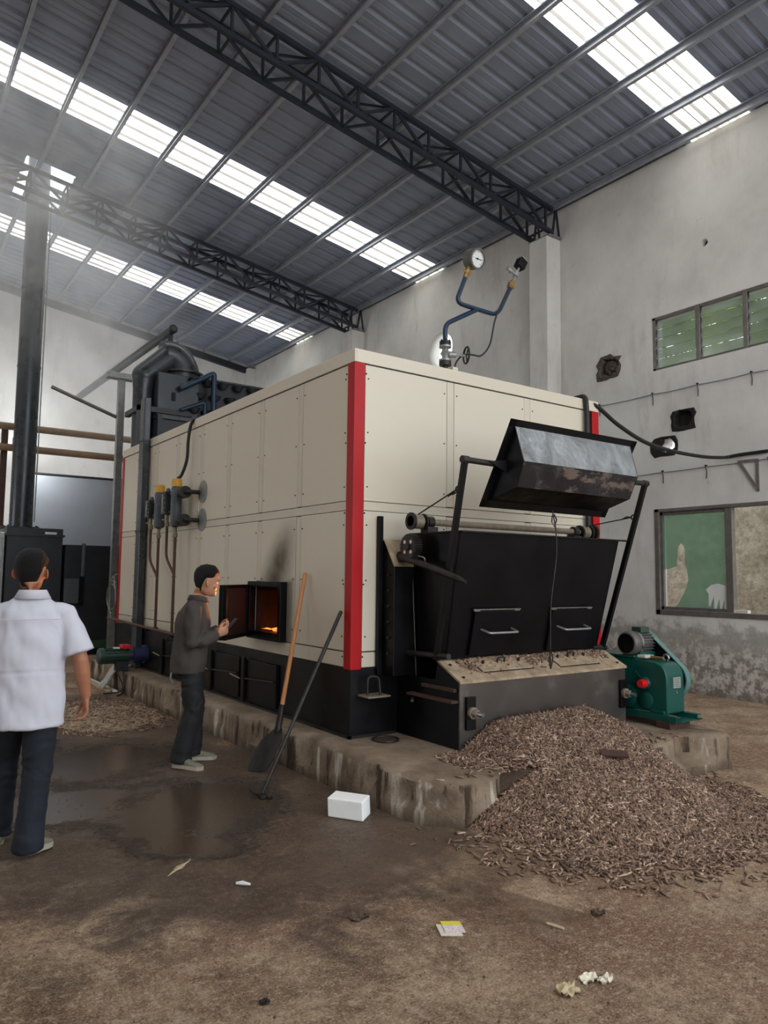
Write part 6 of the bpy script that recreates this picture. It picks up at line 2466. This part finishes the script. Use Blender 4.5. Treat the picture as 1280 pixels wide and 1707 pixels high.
# ---- worker at the fire door
dcfg = dict(
    joints=dict(hips=(-0.01, 0, 0.885), chest=(0.0, 0, 1.22), neck=(0.045, 0.0, 1.405), head=(0.115, 0.0, 1.555),
                sh_r=(-0.005, -0.170, 1.325), el_r=(0.0, -0.235, 1.035), wr_r=(0.205, -0.125, 1.105),
                sh_l=(0.02, 0.170, 1.335), el_l=(0.06, 0.215, 1.05), wr_l=(0.225, 0.04, 1.13),
                hip_r=(-0.01, -0.082, 0.87), kn_r=(0.02, -0.10, 0.47), an_r=(-0.065, -0.115, 0.10),
                hip_l=(0.0, 0.082, 0.87), kn_l=(0.055, 0.095, 0.48), an_l=(0.03, 0.11, 0.10)),
    head_dir=(0.98, 0.15, -0.16), head_scale=1.03, skin='skin2', hairline=line_short, hair_thick=0.020,
    hand_r=dict(d=(0.9, 0.30, 0.42), n=(0.1, -0.85, -0.3), t=(-0.3, 0.2, 1), curl=(0.7, 0.75, 0.8, 0.85, 0.8)),
    hand_l=dict(d=(0.85, -0.45, 0.35), n=(0.3, 0.8, -0.4), t=(-0.3, -0.2, 1), curl=(0.7, 0.75, 0.8, 0.85, 0.8)),
    trouser=(0.092, 0.080, 0.082, 0.086, 0.05), trouser_mat='trousers',
    torso=[(0.775, 0.190, 0.135, 0.155, 0.0), (0.86, 0.195, 0.138, 0.160, 0), (0.98, 0.190, 0.135, 0.162, 0), (1.10, 0.192, 0.135, 0.166, 0), (1.20, 0.198, 0.130, 0.168, 0), (1.29, 0.192, 0.112, 0.156, 0), (1.345, 0.165, 0.09, 0.118, 0), (1.38, 0.112, 0.07, 0.09, 0), (1.41, 0.070, 0.062, 0.072, 0)],
    short=0, wrinkle=0.012, top_name='jacket', top_mat='jacket',
    collar=[(-0.015, 0.078, 0.074, 0.080), (0.030, 0.070, 0.066, 0.074), (0.034, 0.076, 0.074, 0.080), (-0.012, 0.096, 0.094, 0.098)],
    shoe_r=dict(heel=(-0.135, -0.10, 0.0), dir=(0.80, -0.45), pitch=R(3)), shoe_l=dict(heel=(-0.03, 0.11, 0.0), dir=(1, 0.1), pitch=R(2)), shoe_mat='shoe')
dp_, LD, dtop, df, dl = make_person('worker in a charcoal jacket and black trousers peering at the open fire door', (2.41, 6.25), (0.93, -0.30), dcfg)
b = MB()
b.tube([LD((0.118, 0.005, 1.33)), LD((0.128, 0.0, 1.20)), LD((0.128, 0, 1.05)), LD((0.126, 0, 0.85))], 0.006, 6)
build(b, 'jacket_placket', 'black', dtop)
for z in (1.27, 1.15, 1.03, 0.91):
    b = MB()
    b.cyl(LD((0.122, -0.012, z)), LD((0.132, -0.012, z)), 0.008, n=10)
    build(b, 'button', 'black', dtop)
b = MB()
b.tube([LD((-0.165, -0.10, 0.79)), LD((-0.17, -0.10, 0.74)), LD((-0.15, -0.09, 0.70))], 0.008, 6)
b.tube([LD((-0.17, -0.10 + 0.016 * math.cos(q), 0.755 + 0.016 * math.sin(q))) for q in [2 * math.pi * k / 10 for k in range(10)]], 0.003, 6, closed=True)
build(b, 'key_ring', 'galv', dp_)
# the dark pocket torch-like tool in his hands
b = MB()
a0, a1 = LD((0.262, -0.055, 1.105)), LD((0.375, -0.02, 1.235))
b.bar(a0, a1, 0.055, 0.012, (0.6, 0.2, 0.8))
ph = tag(build(b, 'handheld_phone', 'black_gloss', smooth=0, bevel=0.004), 'dark flat phone held up in both hands by the worker', 'phone')

# ================================================================== LOOSE THINGS
# shovel: wooden shaft leaning on the boiler, blade standing on the floor
def shovel():
    top, neck = Vector((3.325, 5.905, 1.642)), Vector((3.035, 5.80, 0.33))
    d = (top - neck).normalized()
    root = empty('shovel', (2.85, 5.7, 0), 'shovel with a pale wooden shaft leaning on the boiler, blade on the floor', 'shovel')
    b = MB()
    b.tube([neck + d * 0.0, neck.lerp(top, 0.5), top - d * 0.01, top], [0.021, 0.019, 0.019, 0.013], 12)
    build(b, 'shaft', 'wood_handle', root)
    b = MB()
    b.tube([neck - d * 0.05, neck + d * 0.18], [0.030, 0.023], 12)
    build(b, 'socket', 'darksteel', root)
    # blade: shallow dished plate
    b = MB()
    tip = Vector((2.79, 5.66, 0.012))
    ax = (tip - (neck - d * 0.02))
    ln = ax.length
    ax.normalize()
    sv = Vector((0.10, -0.95, -0.1))
    side = (sv - ax * sv.dot(ax)).normalized()
    nr = ax.cross(side).normalized()
    n, m = 10, 8
    vs = []
    for k, th in ((0, 0.0), (1, 0.004)):
        for i in range(n + 1):
            t = i / n
            w = 0.045 + (0.125 - 0.045) * min(1, t * 3.2) if t < 0.9 else 0.125 - 0.02 * (t - 0.9) / 0.1
            for j in range(m + 1):
                q = -1 + 2 * j / m
                vs.append(neck - d * 0.02 + ax * ln * t + side * (q * w) + nr * (0.025 * (q * q) * min(1, t * 2) - th))
    N = (n + 1) * (m + 1)
    fs = []
    for i in range(n):
        for j in range(m):
            a = i * (m + 1) + j
            fs.append((a, a + 1, a + m + 2, a + m + 1))
            fs.append((N + a, N + a + m + 1, N + a + m + 2, N + a + 1))
    edge = [i * (m + 1) for i in range(n + 1)] + [n * (m + 1) + j for j in range(1, m + 1)] + [i * (m + 1) + m for i in range(n - 1, -1, -1)] + [j for j in range(m - 1, 0, -1)]
    for a, c in zip(edge, edge[1:] + edge[:1]):
        fs.append((a, N + a, N + c, c))
    b.add(vs, fs)
    build(b, 'blade', M['darksteel'], root, smooth=60)


shovel()

# ash rake: dark pole with a curved hook end
rk = empty('ash_rake', (2.51, 5.04, 0), 'long dark iron rake with a small curved foot leaning beside the red post', 'rake')
top, foot = Vector((3.325, 5.285, 1.325)), Vector((2.515, 5.035, 0.03))
b = MB()
b.tube([foot, foot.lerp(top, 0.5), top - (top - foot).normalized() * 0.01, top], [0.013, 0.016, 0.017, 0.012], 12)
build(b, 'shaft', M['darksteel'], rk)
b = MB()
b.tube(smooth_path([(2.545, 4.95, 0.014), (2.52, 5.03, 0.02), (2.475, 5.09, 0.03), (2.47, 5.13, 0.055)]), 0.012, 8)
b.box(2.49, 2.54, 4.99, 5.07, 0.006, 0.03)
build(b, 'rake_foot', 'darksteel', rk)

# white foam block
b = MB()
c = [Vector(p) for p in ((2.688, 4.40, 0), (2.826, 4.178, 0), (2.963, 4.29, 0))]
fb = c[0] + c[2] - c[1]
lo_ = [c[1], c[2], fb, c[0]]
b.hexa([Vector((p.x, p.y, 0.002)) for p in lo_] + [Vector((p.x - 0.004, p.y + 0.004, 0.128)) for p in lo_])
tag(build(b, 'foam_block', 'foam', smooth=0, bevel=0.008), 'white foam block lying on the floor before the plinth corner', 'block')

# iron ring lid on the plinth
b = MB()
c = Vector((3.57, 4.97, ZP + 0.008))
b.tube([c + Vector((0.105 * math.cos(q), 0.105 * math.sin(q), 0)) for q in [2 * math.pi * k / 28 for k in range(28)]], 0.010, 8, closed=True)
rl = tag(build(b, 'iron_ring', 'darksteel'), 'flat rusty iron ring lid lying on the plinth by the boiler corner', 'ring')
b = MB()
b.cyl((3.57, 4.97, ZP), (3.57, 4.97, ZP + 0.006), 0.10, n=28)
build(b, 'ring_plate', 'brown_pipe', rl)

# pale plastic strips and a white rag on the floor by the blower
for k, (a, c_) in enumerate((((2.99, 12.3, 0.015), (2.985, 10.45, 0.015)), ((2.92, 12.25, 0.015), (2.915, 10.55, 0.015)))):
    b = MB()
    b.bar(a, c_, 0.045, 0.028)
    tag(build(b, 'plastic_strip', 'straw' if k else 'white_plastic', smooth=0, bevel=0.003), ('white plastic strip on the floor, nearer the plinth of the pair' if k == 0 else 'cream plastic strip on the floor, farther from the plinth of the pair'), 'strip')
b = MB()
n, m = 16, 12
vs = []
for i in range(n + 1):
    for j in range(m + 1):
        t, q = i / n, j / m
        x = 3.22 - 0.35 * t
        z = 0.315 if t < 0.45 else 0.315 - 0.29 * (t - 0.45) / 0.55
        y = 10.60 + 0.26 * q * (1 - 0.35 * t) + 0.05 * t
        vs.append((x - (0.04 * math.sin(q * 9) * t), y, z + 0.05 * abs(noise.noise(Vector((t * 5, q * 5, 2)))) + 0.006))
b.add(vs, [(i * (m + 1) + j, (i + 1) * (m + 1) + j, (i + 1) * (m + 1) + j + 1, i * (m + 1) + j + 1) for i in range(n) for j in range(m)])
rg = build(b, 'white_rag', 'white_cloth', smooth=60)
sm = rg.modifiers.new('thick', 'SOLIDIFY')
sm.thickness = 0.006
tag(rg, 'crumpled white rag draped over the plinth edge under the blower motor', 'rag')


# litter
def crumple(c, rx, ry, h, seed, m, name, label, cat, n=9, flat=1.0):
    b = MB()
    vs = []
    for k in (0, 1):
        for i in range(n + 1):
            for j in range(n + 1):
                x, y = -1 + 2 * i / n, -1 + 2 * j / n
                r = max(abs(x), abs(y))
                jt = 0.25 * noise.noise(Vector((x * 2 + seed, y * 2, 3)))
                z = 0.004 + h * max(0, noise.noise(Vector((x * 2.2 + seed, y * 2.2, seed))) + 0.25) * flat
                vs.append((c[0] + rx * (x + jt), c[1] + ry * (y - jt), z + 0.004 * k))
    N = (n + 1) ** 2
    fs = []
    for i in range(n):
        for j in range(n):
            a = i * (n + 1) + j
            fs.append((a, a + 1, a + n + 2, a + n + 1))
            fs.append((N + a, N + a + n + 1, N + a + n + 2, N + a + 1))
    b.add(vs, fs)
    return tag(build(b, name, m, smooth=25), label, cat)


pk = empty('snack_packet', (2.32, 2.70, 0), 'small yellow and white folded packet lying on the dirt floor', 'packet')
u1 = Vector((0.83, -0.56, 0)).normalized()
u2 = Vector((0.45, 0.9, 0)).normalized()
c = Vector((2.322, 2.705, 0.006))


def quad(o, a0, a1, b0, b1, z0, z1):
    q = [o + u1 * a0 + u2 * b0, o + u1 * a1 + u2 * b0, o + u1 * a1 + u2 * b1, o + u1 * a0 + u2 * b1]
    return [Vector((p.x, p.y, z0)) for p in q] + [Vector((p.x, p.y, z1)) for p in q]


b = MB()
b.hexa(quad(c, -0.055, 0.045, -0.05, 0.055, 0.002, 0.007))
build(b, 'sleeve', 'paper', pk, smooth=0)
b = MB()
b.hexa(quad(c, -0.03, 0.062, -0.03, 0.035, 0.008, 0.012))
build(b, 'printed_face', 'purple', pk, smooth=0)
b = MB()
b.hexa(quad(c, -0.03, 0.062, 0.035, 0.075, 0.008, 0.012))
build(b, 'yellow_band', 'packet_yellow', pk, smooth=0)
crumple((2.372, 2.058), 0.048, 0.032, 0.03, 2.3, 'straw', 'paper_scrap', 'torn pale scrap with a pointed end, nearest the bottom edge of the floor', 'scrap')
crumple((2.515, 2.075), 0.042, 0.022, 0.02, 7.7, 'paper', 'paper_scrap', 'crinkled cream paper scrap beside the torn pale scrap', 'scrap')
crumple((2.565, 2.03), 0.035, 0.02, 0.02, 4.1, 'paper', 'paper_scrap', 'tiny cream paper shred next to the crinkled scrap', 'scrap')
b = MB()
b.tube([(1.72, 3.72, 0.010), (1.745, 3.695, 0.014), (1.775, 3.665, 0.010)], [0.007, 0.012, 0.006], 8)
tag(build(b, 'white_stub', 'white_plastic'), 'short white stub lying in the mud before the puddle', 'stub')
b = MB()
for k in range(5):
    b.tube([(1.46 + 0.02 * k, 4.02 + 0.025 * k, 0.004), (1.52 + 0.025 * k, 4.06 + 0.02 * k, 0.009), (1.57 + 0.02 * k, 4.09 + 0.025 * k, 0.004)], 0.0025, 5)
tag(build(b, 'straw_tuft', 'straw'), 'pale flattened straw tuft at the near edge of the puddle', 'straw')
b = MB()
b.tube([(2.765, 2.42, 0.007), (2.74, 2.50, 0.007)], 0.007, 6)
tag(build(b, 'wood_chip', 'straw'), 'single pale wood chip near the dark floor seam', 'chip')
crumple((2.04, 3.05), 0.042, 0.035, 0.018, 11.0, 'stone', 'dirt_clod', 'dark flat clump of dirt between packet and puddle', 'clod')
crumple((3.02, 2.43), 0.025, 0.025, 0.03, 15.0, 'stone', 'dirt_clod', 'small dark clod at the end of the floor seam', 'clod')
crumple((1.36, 2.66), 0.018, 0.013, 0.012, 19.0, 'soot', 'dirt_clod', 'small black clod alone on the pale foreground dirt', 'clod')
# brown plank end stuck in the pellets
b = MB()
b.bar((4.57, 3.64, 0.335), (4.74, 3.52, 0.325), 0.07, 0.022, (-0.2, -0.3, 0.9))
PLK = build(b, 'plank_offcut', 'dark_wood', smooth=0, bevel=0.004)
tag(PLK, 'dark brown plank offcut half sunk in the pellet pile', 'plank')


# ---- pellet pile
def pile_h(x, y):
    xa, xb, ya = 4.22, 5.15, 4.25
    xb -= 0.5 * max(0.0, 3.9 - y)
    xc = min(max(x, xa), xb)
    d = math.hypot((x - xc) * (1.55 if x < xa else 1.9), (y - ya) * (1.0 if y < ya else 0.8))
    h = 0.545 - 0.37 * d + 0.035 * noise.noise(Vector((x * 2.1, y * 2.1, 5))) + 0.02 * noise.noise(Vector((x * 5, y * 5, 9)))
    if d < 0.25:
        h -= 0.05 * (1 - d / 0.25) * 0.6
    return h


def base_h(x, y):
    return ZP if (3.08 < x < 6.3 and y > 3.70) else 0.0


pile = empty('pellet_pile', (4.7, 3.6, 0), 'spilled heap of brown wood fuel pellets below the hopper trough', 'pellets')
b = MB()
n, m = 90, 70
vs, keep = [], []
X0_, X1_, Y0_, Y1_ = 3.3, 6.6, 2.4, 4.345
for i in range(n + 1):
    for j in range(m + 1):
        x, y = X0_ + (X1_ - X0_) * i / n, Y0_ + (Y1_ - Y0_) * j / m
        h = pile_h(x, y) - 0.012
        vs.append((x, y, max(h, -0.05)))
fs = []
for i in range(n):
    for j in range(m):
        a = i * (m + 1) + j
        q = (a, a + m + 1, a + m + 2, a + 1)
        if max(vs[k][2] for k in q) > 0.0:
            fs.append(q)
b.add(vs, fs)
build(b, 'pile_core', 'stone', pile, smooth=60)


def pellets(spots, name, parent, seed):
    """many short six-sided cylinders in one mesh"""
    r_ = np.random.default_rng(seed)
    N = len(spots)
    C = np.array([s[:3] for s in spots])
    nrm = np.array([s[3:6] for s in spots])
    L_ = r_.uniform(0.011, 0.034, N)
    rad = r_.uniform(0.0048, 0.0062, N)
    d = r_.normal(size=(N, 3))
    d -= nrm * (np.sum(d * nrm, axis=1, keepdims=True)) * r_.uniform(0.55, 1.0, (N, 1))
    d /= np.linalg.norm(d, axis=1, keepdims=True)
    a = np.cross(d, nrm)
    a /= np.linalg.norm(a, axis=1, keepdims=True) + 1e-9
    c = np.cross(a, d)
    k = 6
    ang = np.arange(k) * 2 * math.pi / k
    ring = a[:, None, :] * np.cos(ang)[None, :, None] + c[:, None, :] * np.sin(ang)[None, :, None]
    ring *= rad[:, None, None]
    V = np.concatenate([C[:, None, :] - d[:, None, :] * L_[:, None, None] + ring, C[:, None, :] + d[:, None, :] * L_[:, None, None] + ring], axis=1)
    off = np.array(wloc(parent) if parent else (0, 0, 0))
    V = (V - off).reshape(-1, 3)
    side = np.array([[i, (i + 1) % k, k + (i + 1) % k, k + i] for i in range(k)])
    caps = np.array([[k - 1 - i for i in range(k)], [k + i for i in range(k)]])
    base = (np.arange(N) * 2 * k)
    SF = (side[None] + base[:, None, None]).reshape(N, -1)
    CF = (caps[None] + base[:, None, None]).reshape(N, -1)
    loops = np.concatenate([SF, CF], axis=1).reshape(-1)
    tot = np.tile(np.array([4] * k + [k] * 2), N)
    start = np.concatenate([[0], np.cumsum(tot)[:-1]])
    me = bpy.data.meshes.new(name)
    me.vertices.add(len(V))
    me.vertices.foreach_set('co', V.astype(np.float32).ravel())
    me.loops.add(len(loops))
    me.loops.foreach_set('vertex_index', loops.astype(np.int32))
    me.polygons.add(len(tot))
    me.polygons.foreach_set('loop_start', start.astype(np.int32))
    me.polygons.foreach_set('loop_total', tot.astype(np.int32))
    at = me.attributes.new('tone', 'FLOAT', 'POINT')
    tone = np.repeat(np.clip(r_.normal(0.5, 0.22, N), 0, 1), 2 * k)
    at.data.foreach_set('value', tone.astype(np.float32))
    me.update(calc_edges=True)
    me.validate()
    o = link(name, me, M['pellet'], parent, (0, 0, 0), 0)
    return tag(o, None, None, None, 'stuff')


def nrm_at(x, y):
    e = 0.02
    v = Vector((pile_h(x - e, y) - pile_h(x + e, y), pile_h(x, y - e) - pile_h(x, y + e), 2 * e)).normalized()
    return v


sp = []
q = random.Random(21)
while len(sp) < 26000:
    x, y = q.uniform(X0_, X1_), q.uniform(Y0_, 4.335)
    h = pile_h(x, y)
    bh = base_h(x, y)
    if h < bh - 0.005:
        continue
    if h - bh < 0.03 and q.random() < 0.35:
        continue
    nn_ = nrm_at(x, y)
    sp.append((x, y, max(h, bh + 0.005) + q.uniform(-0.010, 0.006), nn_.x, nn_.y, nn_.z))
# thinning fringe on the floor and on the plinth top
while len(sp) < 29500:
    x = q.gauss(4.5, 0.55)
    y = q.gauss(3.1, 0.32)
    h, bh = pile_h(x, y), base_h(x, y)
    if y > 4.3 or h > bh or h < -0.28:
        continue
    sp.append((x, y, bh + 0.006, 0, 0, 1))
while len(sp) < 30400:
    x, y = q.uniform(3.5, 4.1), q.gauss(4.15, 0.13)
    if y > 4.33 or y < 3.8 or pile_h(x, y) > ZP or (q.random() > (x - 3.5) / 0.5):
        continue
    sp.append((x, y, ZP + 0.006, 0, 0, 1))
pellets(sp, 'pellets', pile, 5)

# crumbs of pellet dust along the top of the trough cover
cr = []
for k in range(900):
    x = q.uniform(4.0, 5.8)
    y = 4.62 - abs(q.gauss(0, 0.06))
    cr.append((x, y, 0.818 + (y - 4.36) * 0.5 + 0.006, 0, -0.45, 0.9))
cp = empty('pellet_crumbs', (4.9, 4.6, 0.93), 'pellet crumbs lying along the back of the dusty trough cover', 'crumbs')
pellets(cr, 'crumbs', cp, 9)

# low spilled heap on the floor farther back, beside the plinth
sh_ = empty('ash_heap', (2.35, 9.0, 0), 'low flat heap of grey brown ash and pellets on the floor beyond the worker', 'heap')
b = MB()
n = 30
vs = []
ah = lambda x, y: 0.09 - 0.10 * math.hypot((x - 2.35) / 0.75, (y - 8.95) / 1.15) + 0.02 * noise.noise(Vector((x * 4, y * 4, 1)))
for i in range(n + 1):
    for j in range(n + 1):
        x, y = 1.4 + 1.62 * i / n, 7.6 + 2.7 * j / n
        vs.append((x, y, max(-0.02, ah(x, y))))
b.add(vs, [(i * (n + 1) + j, (i + 1) * (n + 1) + j, (i + 1) * (n + 1) + j + 1, i * (n + 1) + j + 1) for i in range(n) for j in range(n)])
build(b, 'heap_core', 'dusty', sh_, smooth=60)
s2 = []
while len(s2) < 1900:
    x, y = q.uniform(1.4, 3.0), q.uniform(7.6, 10.3)
    h = ah(x, y)
    if h > -0.015:
        s2.append((x, y, max(h, 0.004), 0, 0, 1))
pellets(s2, 'ash_bits', sh_, 12)

# ---- small grit on the floor
fd_ = MB()
q = random.Random(77)
for k in range(2600):
    x, y = q.uniform(-0.6, 5.2), q.uniform(1.3, 7.0)
    if (3.0 < x and y > 3.6):
        continue
    s = q.uniform(0.002, 0.006) * (1.8 if q.random() < 0.05 else 1)
    c = Vector((x, y, s * 0.4))
    vs = [c + Vector((q.uniform(-1, 1) * s, q.uniform(-1, 1) * s, q.uniform(-0.3, 1) * s * 0.8)) for _ in range(4)] + [c + Vector((0, 0, s * 0.9))]
    fd_.add([c + Vector((s, 0, -s * 0.4)), c + Vector((-s * 0.6, s * q.uniform(0.5, 1), -s * 0.4)), c + Vector((-s * 0.5, -s * q.uniform(0.5, 1), -s * 0.4)), c + Vector((q.uniform(-0.3, 0.3) * s, 0, s * q.uniform(0.3, 0.8)))], [(0, 2, 1), (0, 1, 3), (1, 2, 3), (2, 0, 3)])
tag(build(fd_, 'floor_grit', 'stone', smooth=0, base=(0, 0, 0)), 'fine dark grit scattered over the dirt floor', 'grit', None, 'stuff')


# ---- smoke drifting under the roof round the chimney
def smoke():
    t = NT('drifting_smoke')
    nt = t.t
    nt.nodes.remove(t.b)
    vol = t.n('ShaderNodeVolumeScatter')
    vol.inputs['Color'].default_value = (0.93, 0.93, 0.92, 1)
    vol.inputs['Anisotropy'].default_value = 0.2
    e1 = t.ellipse((2.0, 14.5, 8.0), (3.2, 5.2, 3.2), 0.0)
    f1 = t.maprange(e1, 1.0, 0.15, 0, 1)
    e2 = t.ellipse((3.6, 17.5, 6.6), (3.6, 3.4, 3.4), 0.0)
    f2 = t.maprange(e2, 1.0, 0.2, 0, 0.6)
    nz = t.maprange(t.noise(0.75, 6, 0.6, dist=1.2), 0.40, 0.66, 0.10, 1.0)
    dn = t.math('MULTIPLY', t.math('MAXIMUM', f1, f2), nz)
    t.link(t.math('MULTIPLY', dn, 0.5), vol.inputs['Density'])
    t.link(vol.outputs[0], t.out.inputs['Volume'])
    b = MB()
    b.sphere((2.4, 15.6, 7.2), (4.6, 5.4, 3.6), 24, 14)
    vs = b.v
    b.v = [Vector((p.x, min(p.y, YB - 0.05), min(max(p.z, 3.2), zroof(max(p.x, -p.x)) - 0.02 if abs(p.x) > 0 else 9.6))) for p in vs]
    o = build(b, 'smoke', t.m, smooth=0)
    return tag(o, 'thin grey smoke drifting under the roof around the chimney', 'smoke', None, 'stuff')


smoke()
